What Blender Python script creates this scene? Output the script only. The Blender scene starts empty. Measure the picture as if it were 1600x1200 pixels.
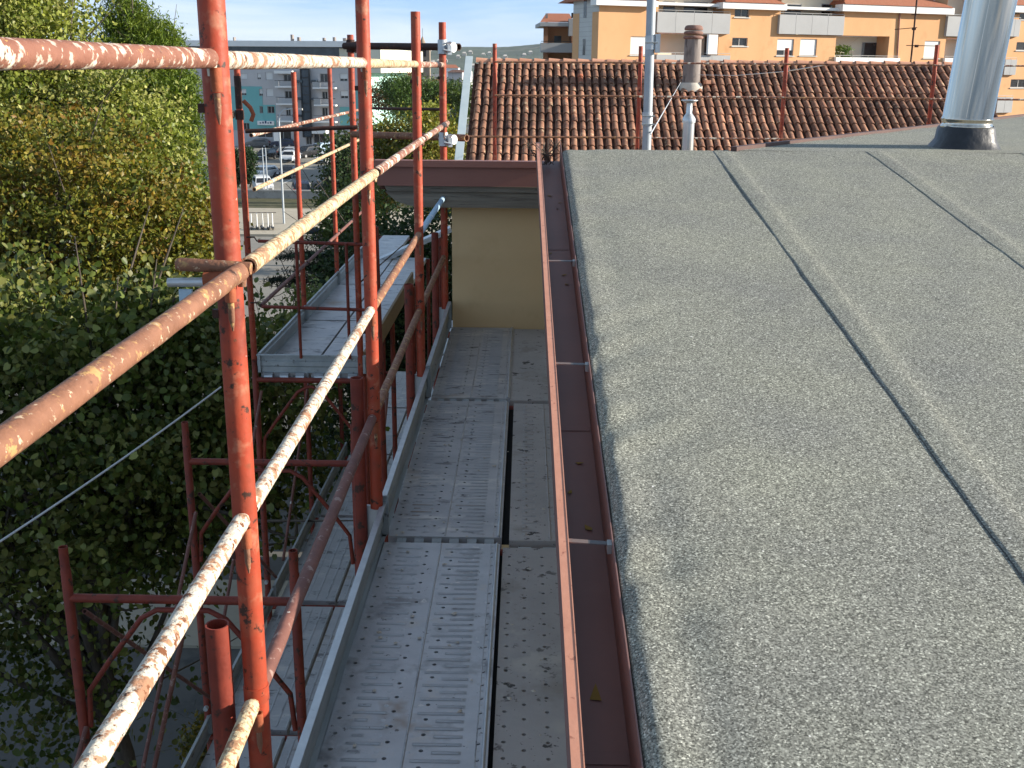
import bpy, math, random
import numpy as np
from mathutils import Vector, Matrix
R = math.radians
rnd = random.Random(7)
SC = bpy.context.scene
COL = SC.collection

# ------------------------------------------------------------------ camera
EYE = np.array([0.0, 0.0, 1.78]); FPX = 1700.0
_d = np.array([35 / FPX, 495 / FPX, 1.0]); _d /= np.linalg.norm(_d)
_u = np.array([math.sin(R(.75)), math.cos(R(.75)), 0]); _u -= _u.dot(_d) * _d; _u /= np.linalg.norm(_u)
_Y = np.array([_d[0], _d[1], -_d[2]]); _Z = np.array([_u[0], _u[1], -_u[2]]); _X = np.cross(_Y, _Z)
CM = np.array([_X, _Y, _Z])                      # camera axes -> world axes
cam = bpy.data.cameras.new('camera'); cam.sensor_width = 36; cam.lens = 36 * FPX / 1600
cam.clip_start = .05; cam.clip_end = 9000
camo = bpy.data.objects.new('camera', cam); COL.objects.link(camo)
mw = Matrix([list(CM[0]) + [0], list(CM[1]) + [0], list(CM[2]) + [1.78], [0, 0, 0, 1]])
camo.matrix_world = mw; SC.camera = camo

def ray(px, py): return CM @ np.array([(px - 800) / FPX, (600 - py) / FPX, -1.0])
def aY(px, py, y): v = ray(px, py); return EYE + v * y / v[1]
def aZ(px, py, z): v = ray(px, py); return EYE + v * (z - 1.78) / v[2]
def prj(p):
    c = CM.T @ (np.array(p) - EYE); return 800 + FPX * c[0] / -c[2], 600 - FPX * c[1] / -c[2]

# ------------------------------------------------------------------ sky, sun, exposure
SUN_AZ, SUN_EL = 91.0, 18.5
world = bpy.data.worlds.new("World"); SC.world = world; world.use_nodes = True
nt = world.node_tree; bg = nt.nodes['Background']
sky = nt.nodes.new('ShaderNodeTexSky'); sky.sky_type = 'NISHITA'; sky.sun_disc = False
sky.sun_elevation = R(SUN_EL); sky.sun_rotation = R(SUN_AZ); sky.air_density = 1.0; sky.dust_density = .2; sky.ozone_density = 1.5
tc = nt.nodes.new('ShaderNodeTexCoord'); mp = nt.nodes.new('ShaderNodeMapping'); mp.inputs['Scale'].default_value = (1.5, 1.5, 11.0)
mp.inputs['Location'].default_value = (.35, .2, .4)
nz = nt.nodes.new('ShaderNodeTexNoise'); nz.inputs['Scale'].default_value = 2.1; nz.inputs['Detail'].default_value = 7; nz.inputs['Roughness'].default_value = .55
nz.inputs['Distortion'].default_value = .5
cr = nt.nodes.new('ShaderNodeValToRGB'); cr.color_ramp.elements[0].position = .45; cr.color_ramp.elements[1].position = .74
cr.color_ramp.elements[1].color = (.75, .75, .75, 1)
mx = nt.nodes.new('ShaderNodeMixRGB'); mx.inputs[2].default_value = (4.6, 5.0, 5.4, 1)
L = nt.links.new
L(tc.outputs['Generated'], mp.inputs[0]); L(mp.outputs[0], nz.inputs[0]); L(nz.outputs[0], cr.inputs[0])
tn = nt.nodes.new('ShaderNodeMixRGB'); tn.blend_type = 'MULTIPLY'; tn.inputs[0].default_value = 1; tn.inputs[2].default_value = (1.06, 1.0, .9, 1)
L(sky.outputs[0], tn.inputs[1]); # clear blue low sky that pales towards the horizon, the same all round
sx_ = nt.nodes.new('ShaderNodeSeparateXYZ'); L(tc.outputs['Generated'], sx_.inputs[0])
hb = nt.nodes.new('ShaderNodeValToRGB'); hb.color_ramp.elements[0].color = (1.9, 3.3, 5.1, 1); hb.color_ramp.elements[1].position = .06; hb.color_ramp.elements[1].color = (.95, 2.35, 5.1, 1)
L(sx_.outputs['Z'], hb.inputs[0])
hf = nt.nodes.new('ShaderNodeMapRange'); hf.inputs[1].default_value = .12; hf.inputs[2].default_value = .45; hf.inputs[3].default_value = .74; hf.inputs[4].default_value = 0; L(sx_.outputs['Z'], hf.inputs[0])
hm = nt.nodes.new('ShaderNodeMixRGB'); L(hf.outputs[0], hm.inputs[0]); L(tn.outputs[0], hm.inputs[1]); L(hb.outputs[0], hm.inputs[2])
L(cr.outputs[0], mx.inputs[0]); L(hm.outputs[0], mx.inputs[1]); L(mx.outputs[0], bg.inputs[0]); bg.inputs[1].default_value = .1
sun = bpy.data.lights.new('sun', 'SUN'); sun.energy = 4.4; sun.angle = R(.53); sun.color = (1, .91, .78)
suno = bpy.data.objects.new('sun', sun); COL.objects.link(suno)
SD = Vector((math.sin(R(SUN_AZ)) * math.cos(R(SUN_EL)), math.cos(R(SUN_AZ)) * math.cos(R(SUN_EL)), math.sin(R(SUN_EL))))
suno.rotation_euler = SD.to_track_quat('Z', 'Y').to_euler(); suno.location = (20, -5, 30)
SC.view_settings.view_transform = 'Standard'; SC.view_settings.look = 'None'
SC.view_settings.exposure = 1.15; SC.view_settings.gamma = 1; SC.view_settings.use_curve_mapping = False
SC.cycles.max_bounces = 6; SC.cycles.transparent_max_bounces = 8

# ------------------------------------------------------------------ materials
def nodes(m): return m.node_tree.nodes, m.node_tree.links.new
def mat(name, c1, c2=None, scale=6.0, rough=.7, metal=0.0, bump=0.0, bscale=None, specks=(), stretch=(1, 1, 1), objrand=0.0, worldvar=0.0, detail=6, spec=.4, c3=None, roughvar=0.0):
    """colour c1..c2 over fractal noise in object space, plus wear / dirt specks [(colour, scale, threshold, softness)]"""
    m = bpy.data.materials.new(name); m.use_nodes = True; N, LK = nodes(m); b = N['Principled BSDF']
    b.inputs['Roughness'].default_value = rough; b.inputs['Metallic'].default_value = metal
    b.inputs['Specular IOR Level'].default_value = spec
    t = N.new('ShaderNodeTexCoord'); mp = N.new('ShaderNodeMapping'); mp.inputs['Scale'].default_value = stretch
    oi0 = N.new('ShaderNodeObjectInfo'); ml = N.new('ShaderNodeMath'); ml.operation = 'MULTIPLY'; ml.inputs[1].default_value = 41.0
    ad = N.new('ShaderNodeVectorMath'); LK(oi0.outputs['Random'], ml.inputs[0]); LK(ml.outputs[0], ad.inputs[1]); LK(mp.outputs[0], ad.inputs[0])
    LK(t.outputs['Object'], mp.inputs[0]); src = ad.outputs[0]
    n = N.new('ShaderNodeTexNoise'); n.inputs['Scale'].default_value = scale; n.inputs['Detail'].default_value = detail; n.inputs['Roughness'].default_value = .6
    LK(src, n.inputs[0])
    r = N.new('ShaderNodeValToRGB'); r.color_ramp.elements[0].position = .32; r.color_ramp.elements[1].position = .68
    r.color_ramp.elements[0].color = (*c1, 1); r.color_ramp.elements[1].color = (*(c2 or c1), 1)
    if c3: e = r.color_ramp.elements.new(.5); e.color = (*c3, 1)
    LK(n.outputs[0], r.inputs[0]); out = r.outputs[0]
    for k, (sc_, s, th, soft) in enumerate(specks):
        q = N.new('ShaderNodeTexNoise'); q.inputs['Scale'].default_value = s; q.inputs['Detail'].default_value = 4; q.inputs['Roughness'].default_value = .65
        off = N.new('ShaderNodeVectorMath'); off.operation = 'ADD'; off.inputs[1].default_value = (3.7 * k + 1, 7.1 * k, 1.3 * k)
        LK(src, off.inputs[0]); LK(off.outputs[0], q.inputs[0])
        rr = N.new('ShaderNodeMapRange'); rr.inputs[1].default_value = th; rr.inputs[2].default_value = th + soft; rr.clamp = True
        LK(q.outputs[0], rr.inputs[0]); mm = N.new('ShaderNodeMixRGB'); mm.inputs[2].default_value = (*sc_, 1)
        LK(rr.outputs[0], mm.inputs[0]); LK(out, mm.inputs[1]); out = mm.outputs[0]
    if objrand:
        oi = N.new('ShaderNodeObjectInfo'); mr = N.new('ShaderNodeMapRange'); mr.inputs[3].default_value = 1 - objrand; mr.inputs[4].default_value = 1 + objrand
        hs = N.new('ShaderNodeHueSaturation'); LK(oi.outputs['Random'], mr.inputs[0]); LK(mr.outputs[0], hs.inputs['Value']); LK(out, hs.inputs['Color']); out = hs.outputs[0]
    if worldvar:
        ge = N.new('ShaderNodeNewGeometry'); wn = N.new('ShaderNodeTexNoise'); wn.inputs['Scale'].default_value = .9; wn.inputs['Detail'].default_value = 4; LK(ge.outputs['Position'], wn.inputs[0])
        wr = N.new('ShaderNodeMapRange'); wr.inputs[1].default_value = .3; wr.inputs[2].default_value = .7; wr.inputs[3].default_value = 1 - worldvar; wr.inputs[4].default_value = 1 + worldvar
        hs2 = N.new('ShaderNodeHueSaturation'); LK(wn.outputs[0], wr.inputs[0]); LK(wr.outputs[0], hs2.inputs['Value']); LK(out, hs2.inputs['Color']); out = hs2.outputs[0]
    LK(out, b.inputs['Base Color'])
    if roughvar:
        q = N.new('ShaderNodeMapRange'); q.inputs[3].default_value = max(.05, rough - roughvar); q.inputs[4].default_value = min(1, rough + roughvar)
        LK(n.outputs[0], q.inputs[0]); LK(q.outputs[0], b.inputs['Roughness'])
    if bump:
        n2 = N.new('ShaderNodeTexNoise'); n2.inputs['Scale'].default_value = bscale or scale * 4; n2.inputs['Detail'].default_value = 5
        LK(src, n2.inputs[0]); bp = N.new('ShaderNodeBump'); bp.inputs['Strength'].default_value = bump; bp.inputs['Distance'].default_value = .01
        LK(n2.outputs[0], bp.inputs['Height']); LK(bp.outputs[0], b.inputs['Normal'])
    return m

RUST = (.16, .06, .025); RUSTD = (.05, .022, .014); PLAST = (.68, .62, .5)
M = {}
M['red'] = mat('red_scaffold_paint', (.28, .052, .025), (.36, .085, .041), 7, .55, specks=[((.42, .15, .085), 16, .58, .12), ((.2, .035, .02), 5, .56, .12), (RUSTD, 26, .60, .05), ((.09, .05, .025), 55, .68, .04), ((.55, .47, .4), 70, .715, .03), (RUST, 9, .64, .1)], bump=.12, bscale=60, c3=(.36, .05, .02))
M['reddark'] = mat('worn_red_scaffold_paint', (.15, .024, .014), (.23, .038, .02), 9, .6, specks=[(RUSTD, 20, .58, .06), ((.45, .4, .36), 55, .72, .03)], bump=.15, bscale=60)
M['orange'] = mat('orange_rusty_casting', (.36, .09, .035), (.22, .06, .025), 22, .75, specks=[(RUSTD, 35, .63, .05)], bump=.2, bscale=80)
M['rail_rust'] = mat('rusty_rail', (.17, .075, .042), (.27, .125, .072), 16, .7, specks=[(PLAST, 30, .66, .05), ((.42, .25, .1), 34, .58, .06), ((.5, .38, .26), 70, .62, .05), (RUSTD, 14, .62, .06)], bump=.35, bscale=70)
M['rail_half'] = mat('rail_with_dried_plaster', (.19, .075, .048), (.26, .115, .075), 16, .75, specks=[((.5, .4, .33), 45, .56, .06), (PLAST, 15, .55, .03), ((.5, .3, .1), 60, .64, .05), (RUSTD, 40, .64, .05)], bump=.6, bscale=50, detail=9)
M['rail_white'] = mat('rail_caked_in_plaster', (.5, .45, .37), (.62, .57, .48), 14, .85, specks=[((.36, .2, .12), 55, .52, .06), ((.32, .17, .1), 13, .56, .05), (RUST, 38, .6, .04), (RUSTD, 85, .63, .03)], bump=.9, bscale=55, detail=9)
M['rail_yellow'] = mat('rail_with_yellow_plaster', (.5, .4, .22), (.58, .5, .34), 30, .8, specks=[((.3, .16, .08), 60, .50, .07), ((.34, .19, .11), 14, .56, .06), ((.3, .42, .46), 7, .63, .06), (RUSTD, 70, .66, .04)], bump=.8, bscale=55, detail=9)
M['rail_dirty'] = mat('dirty_dark_rail', (.13, .055, .045), (.2, .085, .065), 12, .7, specks=[((.6, .57, .52), 16, .67, .03), ((.3, .2, .17), 30, .6, .05)], bump=.3, bscale=50)
M['rail_blue'] = mat('light_blue_painted_rail', (.3, .46, .6), (.36, .5, .62), 12, .6, specks=[((.7, .72, .72), 18, .62, .05), (RUST, 25, .7, .04)], bump=.2, bscale=60)
M['darkpipe'] = mat('blackened_rusty_pipe', (.03, .014, .01), (.06, .022, .014), 15, .7, specks=[((.14, .05, .03), 30, .62, .06)], bump=.3, bscale=50)
M['galv'] = mat('galvanised_steel', (.44, .47, .49), (.58, .61, .63), 14, .42, .55, specks=[((.2, .2, .2), 18, .66, .08)], bump=.06, bscale=40, roughvar=.1)
M['galvdk'] = mat('dull_galvanised_steel', (.3, .33, .335), (.42, .45, .455), 10, .5, .45, specks=[((.13, .12, .11), 22, .62, .08), ((.5, .5, .48), 50, .7, .04)], bump=.1, bscale=40, stretch=(1, .25, 1))
M['deck'] = mat('scaffold_deck_steel', (.40, .42, .44), (.54, .56, .58), 6, .42, .45, specks=[((.25, .255, .26), 5, .54, .14), ((.62, .61, .59), 20, .66, .05), ((.5, .49, .47), 8, .6, .1), ((.14, .14, .14), 34, .66, .04), ((.3, .24, .19), 3, .64, .1)], bump=.12, bscale=60, roughvar=.12)
M['ribring'] = mat('rib_ring_grey', (.3, .315, .33), (.42, .44, .46), 8, .7, specks=[((.42, .445, .47), 5, .48, .15)])
M['deckdirty'] = mat('mortar_stained_deck_steel', (.38, .39, .405), (.52, .525, .53), 5, .5, .35, specks=[((.2, .2, .205), 11, .57, .08), ((.6, .59, .56), 7, .56, .12), ((.08, .08, .08), 26, .66, .03), ((.34, .29, .24), 2.5, .62, .1)], bump=.15, bscale=60, stretch=(.5, 1, 1), roughvar=.1)
M['fiber'] = mat('grey_inner_plank', (.34, .325, .31), (.44, .42, .4), 3, .75, specks=[((.3, .28, .25), 3, .56, .1), ((.07, .067, .063), 9, .63, .025), ((.06, .06, .06), 60, .66, .03), ((.16, .15, .14), 17, .62, .05), ((.46, .44, .4), 5, .6, .1)], bump=.15, bscale=90)
M['gutter'] = mat('brown_metal_shaded_channel', (.17, .095, .085), (.205, .115, .1), 3, .55, specks=[((.15, .07, .05), 40, .70, .05)], bump=.03, bscale=30)  # same paint as the lip, darkened to hold the channel's shade
M['gutlip'] = mat('brown_metal_sunlit_lip', (.46, .21, .14), (.52, .25, .17), 14, .6, specks=[((.3, .12, .08), 45, .62, .06)], bump=.08, bscale=60)  # gutter paint made paler, sunlight put into the lip colour
M['fascia'] = mat('brown_fascia_metal', (.23, .095, .07), (.27, .115, .085), 2, .5, specks=[((.15, .06, .05), 30, .7, .06)])
M['wood'] = mat('weathered_grey_timber', (.13, .11, .085), (.24, .21, .165), 7, .85, specks=[((.06, .05, .04), 12, .62, .06)], bump=.4, bscale=25, stretch=(.35, 2, 6))
M['brownboard'] = mat('brown_wooden_toe_board', (.2, .14, .08), (.27, .2, .12), 5, .8, bump=.2, bscale=30, stretch=(3, .3, 1))
M['yellow'] = mat('ochre_plaster', (.62, .435, .23), (.67, .475, .255), 1.2, .9, specks=[((.55, .375, .19), 2.2, .58, .18), ((.5, .34, .17), 6, .68, .1)], bump=.05, bscale=120)
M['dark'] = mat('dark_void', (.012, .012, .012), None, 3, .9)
M['black'] = mat('black_rubber_or_trim', (.015, .015, .016), (.03, .03, .03), 20, .5)
M['concrete'] = mat('concrete', (.27, .26, .24), (.36, .345, .32), 1.5, .9, specks=[((.17, .165, .15), 4, .6, .1)], bump=.2, bscale=20)
M['cable'] = mat('pale_cable', (.5, .52, .53), (.6, .62, .63), 30, .4)
M['steel'] = mat('stainless_flue', (.42, .37, .31), (.74, .69, .6), 1.3, .17, 1.0, bump=.16, bscale=1.6, stretch=(6, 6, .10), detail=3, specks=[((.5, .38, .26), 1.1, .58, .12)])  # warm vertical streaks paint reflections into the steel colour
M['aluflue'] = mat('aluminium_flue', (.55, .56, .56), (.62, .63, .62), 6, .35, .8)
M['pole'] = mat('galvanised_pole', (.34, .38, .42), (.42, .46, .49), 10, .5, .3, bump=.03)
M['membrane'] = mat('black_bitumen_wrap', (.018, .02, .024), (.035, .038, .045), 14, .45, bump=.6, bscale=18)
M['paleflash'] = mat('pale_blue_grey_flashing', (.42, .5, .52), (.5, .57, .58), 3, .5, .1)
M['pot'] = mat('sooty_concrete_chimney', (.2, .17, .155), (.3, .27, .25), 5, .9, specks=[((.1, .085, .08), 7, .55, .15)], bump=.4, bscale=25, stretch=(1, 1, .3))
M['potcap'] = mat('sooty_terracotta', (.17, .095, .075), (.26, .15, .12), 9, .9, specks=[((.5, .47, .42), 14, .66, .06)], bump=.3)
M['strapmetal'] = mat('dark_strap', (.09, .09, .095), (.13, .13, .135), 12, .5, .3)
M['straptip'] = mat('pale_strap_end', (.15, .11, .1), (.2, .15, .135), 9, .6)
M['mortar'] = mat('pale_mortar', (.5, .45, .38), (.58, .53, .45), 9, .95, bump=.4)
M['white'] = mat('white_render', (.78, .77, .74), (.83, .82, .79), 1, .85)
M['cream'] = mat('cream_render', (.66, .63, .5), (.72, .69, .56), .8, .9)
M['orangewall'] = mat('orange_render', (.62, .34, .16), (.68, .385, .19), .35, .9, specks=[((.55, .29, .13), .9, .58, .2)], stretch=(1, 1, .6))
M['greytile'] = mat('pale_grey_tile_cladding', (.5, .5, .47), (.56, .56, .53), .8, .7)
M['parapet'] = mat('grey_balcony_panel', (.36, .36, .355), (.4, .4, .395), .5, .8)
M['glass'] = mat('dark_window_glass', (.012, .014, .017), (.03, .034, .04), .7, .08, spec=.6)
M['glassblue'] = mat('dark_blue_glazing', (.02, .035, .05), (.05, .075, .1), .8, .12, spec=.6)
M['shutter'] = mat('white_roller_shutter', (.66, .66, .64), (.72, .72, .7), 2, .7, stretch=(.1, .1, 20))
M['frame'] = mat('grey_window_frame', (.4, .39, .37), None, 4, .6)
M['greywall'] = mat('grey_render', (.47, .455, .45), (.53, .515, .51), .3, .9)
M['teal'] = mat('teal_render', (.17, .43, .42), (.2, .47, .46), .3, .9)
M['mint'] = mat('mint_render', (.4, .66, .58), (.45, .7, .62), .3, .9)
M['asphalt'] = mat('asphalt', (.1, .097, .09), (.135, .13, .12), .35, .92, specks=[((.07, .07, .066), .9, .58, .12), ((.17, .16, .145), 2.5, .64, .1)], bump=.2, bscale=30)
M['paving'] = mat('pale_concrete_paving', (.36, .32, .25), (.43, .385, .3), .8, .92, specks=[((.25, .22, .17), 1.6, .6, .1)], bump=.15, bscale=20)
M['roadpaint'] = mat('worn_white_road_paint', (.42, .42, .4), (.62, .62, .6), 5, .85, specks=[((.15, .145, .135), 9, .55, .1)])
M['rooftop'] = mat('far_red_tiles', (.3, .1, .05), (.38, .14, .07), 1.5, .9, stretch=(8, 1, 1))
M['bark'] = mat('grey_bark', (.07, .055, .042), (.12, .1, .08), 9, .95, bump=.6, bscale=22, stretch=(2, 2, .4))
M['tower'] = mat('tower_brick', (.24, .19, .14), (.3, .24, .18), .8, .95)
M['leaflit'] = mat('litter', (.2, .13, .03), (.3, .22, .05), 5, .9)

def terracotta(name):
    m = mat(name, (.21, .093, .056), (.32, .165, .1), 5.5, .88, specks=[((.115, .052, .036), 2.0, .54, .12), ((.52, .4, .25), 9, .6, .08), ((.05, .035, .028), 12, .66, .06), ((.45, .14, .07), 1.3, .62, .1)], bump=.35, bscale=30, objrand=.26, worldvar=.4)
    return m
M['tile'] = terracotta('terracotta_roof_tile')
M['ridge'] = mat('pale_terracotta_ridge', (.5, .23, .14), (.58, .31, .2), 4, .85, specks=[((.3, .14, .09), 6, .62, .1)], bump=.3, objrand=.12)
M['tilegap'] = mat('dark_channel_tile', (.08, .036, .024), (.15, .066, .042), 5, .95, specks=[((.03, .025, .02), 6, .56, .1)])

def bitumen():
    m = bpy.data.materials.new('slate_chip_bitumen'); m.use_nodes = True; N, LK = nodes(m); b = N['Principled BSDF']
    b.inputs['Roughness'].default_value = .9; b.inputs['Specular IOR Level'].default_value = .25
    t = N.new('ShaderNodeTexCoord')
    def noise(s, d, r=.6):
        q = N.new('ShaderNodeTexNoise'); q.inputs['Scale'].default_value = s; q.inputs['Detail'].default_value = d; q.inputs['Roughness'].default_value = r
        LK(t.outputs['Object'], q.inputs[0]); return q.outputs[0]
    v = N.new('ShaderNodeTexVoronoi'); v.inputs['Scale'].default_value = 300; LK(t.outputs['Object'], v.inputs['Vector'])
    g = N.new('ShaderNodeValToRGB'); e = g.color_ramp.elements; e[0].position = .0; e[0].color = (.085, .086, .074, 1); e[1].position = 1; e[1].color = (.64, .64, .55, 1)
    k = e.new(.5); k.color = (.23, .232, .198, 1)
    k = e.new(.9); k.color = (.36, .363, .31, 1)
    sep = N.new('ShaderNodeSeparateColor'); LK(v.outputs['Color'], sep.inputs[0]); LK(sep.outputs[0], g.inputs[0])
    f2 = noise(150, 3); rr = N.new('ShaderNodeMapRange'); rr.inputs[1].default_value = .3; rr.inputs[2].default_value = .7; rr.inputs[3].default_value = .62; rr.inputs[4].default_value = 1.3
    LK(f2, rr.inputs[0])
    m1 = N.new('ShaderNodeMixRGB'); m1.blend_type = 'MULTIPLY'; m1.inputs[0].default_value = 1; LK(g.outputs[0], m1.inputs[1]); LK(rr.outputs[0], m1.inputs[2])
    big = noise(2.2, 5); rb = N.new('ShaderNodeValToRGB'); rb.color_ramp.elements[0].position = .3; rb.color_ramp.elements[1].position = .7
    rb.color_ramp.elements[0].color = (.86, .865, .9, 1); rb.color_ramp.elements[1].color = (1.07, 1.075, 1.03, 1); LK(big, rb.inputs[0])
    m2 = N.new('ShaderNodeMixRGB'); m2.blend_type = 'MULTIPLY'; m2.inputs[0].default_value = 1; LK(m1.outputs[0], m2.inputs[1]); LK(rb.outputs[0], m2.inputs[2])
    wsp = noise(60, 1); rw = N.new('ShaderNodeMapRange'); rw.inputs[1].default_value = .795; rw.inputs[2].default_value = .81; LK(wsp, rw.inputs[0])
    m3 = N.new('ShaderNodeMixRGB'); m3.inputs[2].default_value = (.75, .75, .72, 1); LK(rw.outputs[0], m3.inputs[0]); LK(m2.outputs[0], m3.inputs[1])
    LK(m3.outputs[0], b.inputs['Base Color'])
    bp = N.new('ShaderNodeBump'); bp.inputs['Strength'].default_value = .55; bp.inputs['Distance'].default_value = .004
    LK(sep.outputs[1], bp.inputs['Height']); LK(bp.outputs[0], b.inputs['Normal'])
    return m
M['bitumen'] = bitumen()

def leafmat(name):
    m = bpy.data.materials.new(name); m.use_nodes = True; N, LK = nodes(m); b = N['Principled BSDF']; o = N['Material Output']
    a = N.new('ShaderNodeAttribute'); a.attribute_name = 'leafcol'; LK(a.outputs['Color'], b.inputs['Base Color'])
    b.inputs['Roughness'].default_value = .45; b.inputs['Specular IOR Level'].default_value = .28
    t = N.new('ShaderNodeBsdfTranslucent'); hs = N.new('ShaderNodeHueSaturation'); hs.inputs['Saturation'].default_value = 1.1; hs.inputs['Value'].default_value = 1.15
    LK(a.outputs['Color'], hs.inputs['Color']); LK(hs.outputs[0], t.inputs[0])
    s = N.new('ShaderNodeMixShader'); s.inputs[0].default_value = .27; LK(b.outputs[0], s.inputs[1]); LK(t.outputs[0], s.inputs[2]); LK(s.outputs[0], o.inputs['Surface'])
    return m
M['leaf'] = leafmat('leaf')

def car_paint(name, c): return mat(name, c, tuple(x * 1.05 for x in c), 1, .25, .1, spec=.6)

# ------------------------------------------------------------------ mesh helpers
class MB:
    def __init__(s): s.v = []; s.f = []; s.sm = []
    def add(s, vs, fs, smooth=False):
        k = len(s.v); s.v += [tuple(map(float, p)) for p in vs]; s.f += [tuple(i + k for i in f) for f in fs]; s.sm += [smooth] * len(fs); return s
    def box(s, x0, y0, z0, x1, y1, z1):
        return s.add([(x0, y0, z0), (x1, y0, z0), (x1, y1, z0), (x0, y1, z0), (x0, y0, z1), (x1, y0, z1), (x1, y1, z1), (x0, y1, z1)],
                     [(0, 3, 2, 1), (4, 5, 6, 7), (0, 1, 5, 4), (1, 2, 6, 5), (2, 3, 7, 6), (3, 0, 4, 7)])
    def obox(s, c, ax, half):
        c = np.array(c, float); ax = [np.array(a, float) / np.linalg.norm(a) for a in ax]
        vs = [c + sx * half[0] * ax[0] + sy * half[1] * ax[1] + sz * half[2] * ax[2] for sz in (-1, 1) for sx, sy in ((-1, -1), (1, -1), (1, 1), (-1, 1))]
        return s.add(vs, [(0, 3, 2, 1), (4, 5, 6, 7), (0, 1, 5, 4), (1, 2, 6, 5), (2, 3, 7, 6), (3, 0, 4, 7)])
    def tube(s, pts, r, n=14, cap=True, hollow=0.0):
        pts = [np.array(p, float) for p in pts]; rs = r if isinstance(r, (list, tuple)) else [r] * len(pts)
        rings = []; prev = None
        for i, p in enumerate(pts):
            t = pts[min(i + 1, len(pts) - 1)] - pts[max(i - 1, 0)]; t /= np.linalg.norm(t)
            if prev is None:
                a = np.cross(t, (0, 0, 1) if abs(t[2]) < .9 else (0, 1, 0))
            else: a = prev - prev.dot(t) * t
            a /= np.linalg.norm(a); prev = a; b = np.cross(t, a)
            rings.append([p + rs[i] * (math.cos(2 * math.pi * k / n) * a + math.sin(2 * math.pi * k / n) * b) for k in range(n)])
        vs = [q for rg in rings for q in rg]; fs = []
        for i in range(len(pts) - 1):
            for k in range(n): fs.append((i * n + k, i * n + (k + 1) % n, (i + 1) * n + (k + 1) % n, (i + 1) * n + k))
        s.add(vs, fs, True)
        if cap:
            for i, rg in ((0, rings[0]), (len(pts) - 1, rings[-1])):
                if hollow:
                    t = (pts[1] - pts[0]) if i == 0 else (pts[-2] - pts[-1]); t = t / np.linalg.norm(t); c = pts[i]
                    inn = [c + (q - c) * (1 - hollow) for q in rg]; dp = [q + t * rs[i] * 3 for q in inn]
                    fs = [(k, (k + 1) % n, n + (k + 1) % n, n + k) for k in range(n)] + [(n + k, n + (k + 1) % n, 2 * n + (k + 1) % n, 2 * n + k) for k in range(n)] + [tuple(range(2 * n, 3 * n))]
                    s.add(rg + inn + dp, fs)
                else: s.add(rg, [tuple(range(n))])
        return s
    def cyl(s, p0, p1, r, n=14, cap=True, hollow=0.0): return s.tube([p0, p1], r, n, cap, hollow)
    def prism(s, poly, off):
        """closed polygon (3-D points) pushed along off"""
        n = len(poly); a = [np.array(p, float) for p in poly]; b = [p + np.array(off, float) for p in a]
        return s.add(a + b, [tuple(range(n - 1, -1, -1)), tuple(range(n, 2 * n))] + [(i, (i + 1) % n, n + (i + 1) % n, n + i) for i in range(n)])
    def build(s, name, m, parent=None, origin=None):
        if origin is None: origin = ORG.get(parent.name, (0, 0, 0)) if parent else (0, 0, 0)
        me = bpy.data.meshes.new(name); o3 = np.array(origin, float)
        me.from_pydata([tuple(np.array(p) - o3) for p in s.v], [], s.f); me.polygons.foreach_set('use_smooth', s.sm); me.materials.append(m); me.update()
        return link(name, me, parent, origin)
ORG = {}
def link(name, me, parent=None, origin=(0, 0, 0)):
    o = bpy.data.objects.new(name, me); COL.objects.link(o)
    if parent: o.parent = parent
    else: o.location = origin
    ORG[o.name] = tuple(origin); return o
def tag(o, label=None, cat=None, group=None, kind=None):
    for k, v in (('label', label), ('category', cat), ('group', group), ('kind', kind)):
        if v: o[k] = v
    return o
def thing(name, loc, label, cat, group=None):
    o = bpy.data.objects.new(name, None); COL.objects.link(o); o.location = loc; o.empty_display_size = .1; ORG[o.name] = tuple(loc)
    return tag(o, label, cat, group)
def structure(name, mb, m, origin=(0, 0, 0)): return tag(mb.build(name, m, None, origin), kind='structure')
def grid_mesh(xs, ys, zf):
    """height-field sheet, xs may depend on y (callable list)"""
    mb = MB(); nx = len(xs(ys[0])); vs = []
    for y in ys:
        for x in xs(y): vs.append((x, y, zf(x, y)))
    fs = [(j * nx + i, j * nx + i + 1, (j + 1) * nx + i + 1, (j + 1) * nx + i) for j in range(len(ys) - 1) for i in range(nx - 1)]
    return mb.add(vs, fs, True)

# ------------------------------------------------------------------ ground, roads, hills
GZ = -9.0
structure('ground', MB().add([(-6000, -400, GZ - .03), (6000, -400, GZ - .03), (6000, 8000, GZ - .03), (-6000, 8000, GZ - .03)], [(0, 1, 2, 3)]), M['asphalt'])
structure('car_park', MB().box(-70, 92.0, GZ - .2, 30, 156, GZ - .004), mat('sunlit_car_park_tone', (.2, .19, .165), (.26, .245, .21), .12, .93, specks=[((.13, .125, .115), .35, .56, .12)]))  # surface paled so its colour holds the sunlight on the lane
structure('road', MB().box(-70, 44, GZ - .2, 40, 71, GZ - .008), mat('sunlit_road_asphalt', (.2, .19, .17), (.25, .235, .205), .25, .93, specks=[((.15, .14, .125), 1.2, .58, .15)], bump=.15, bscale=25))  # paler copy of the asphalt, sunlight put into the road colour
structure('pavement', MB().box(-70, 71.0, GZ - .2, 40, 84.5, GZ + .12), M['paving'])
structure('pale_ground_strip', MB().box(-30, 18.6, GZ - .2, -4.2, 21.4, GZ + .03), M['paving'])  # pale strip across the darker ground
structure('grass_bank', MB().add([(-70, 84.5, GZ + .12), (40, 84.5, GZ + .12), (40, 88, GZ + .45), (-70, 88, GZ + .45)], [(0, 1, 2, 3)]), mat('dry_bank_grass', (.06, .065, .03), (.11, .1, .055), 1.5, .95, bump=.5, bscale=20))
mb = MB()
for k in range(7): mb.box(-29 + k * 2.6, 103.5, GZ - .001, -28.85 + k * 2.6, 108.5, GZ + .004)
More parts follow.
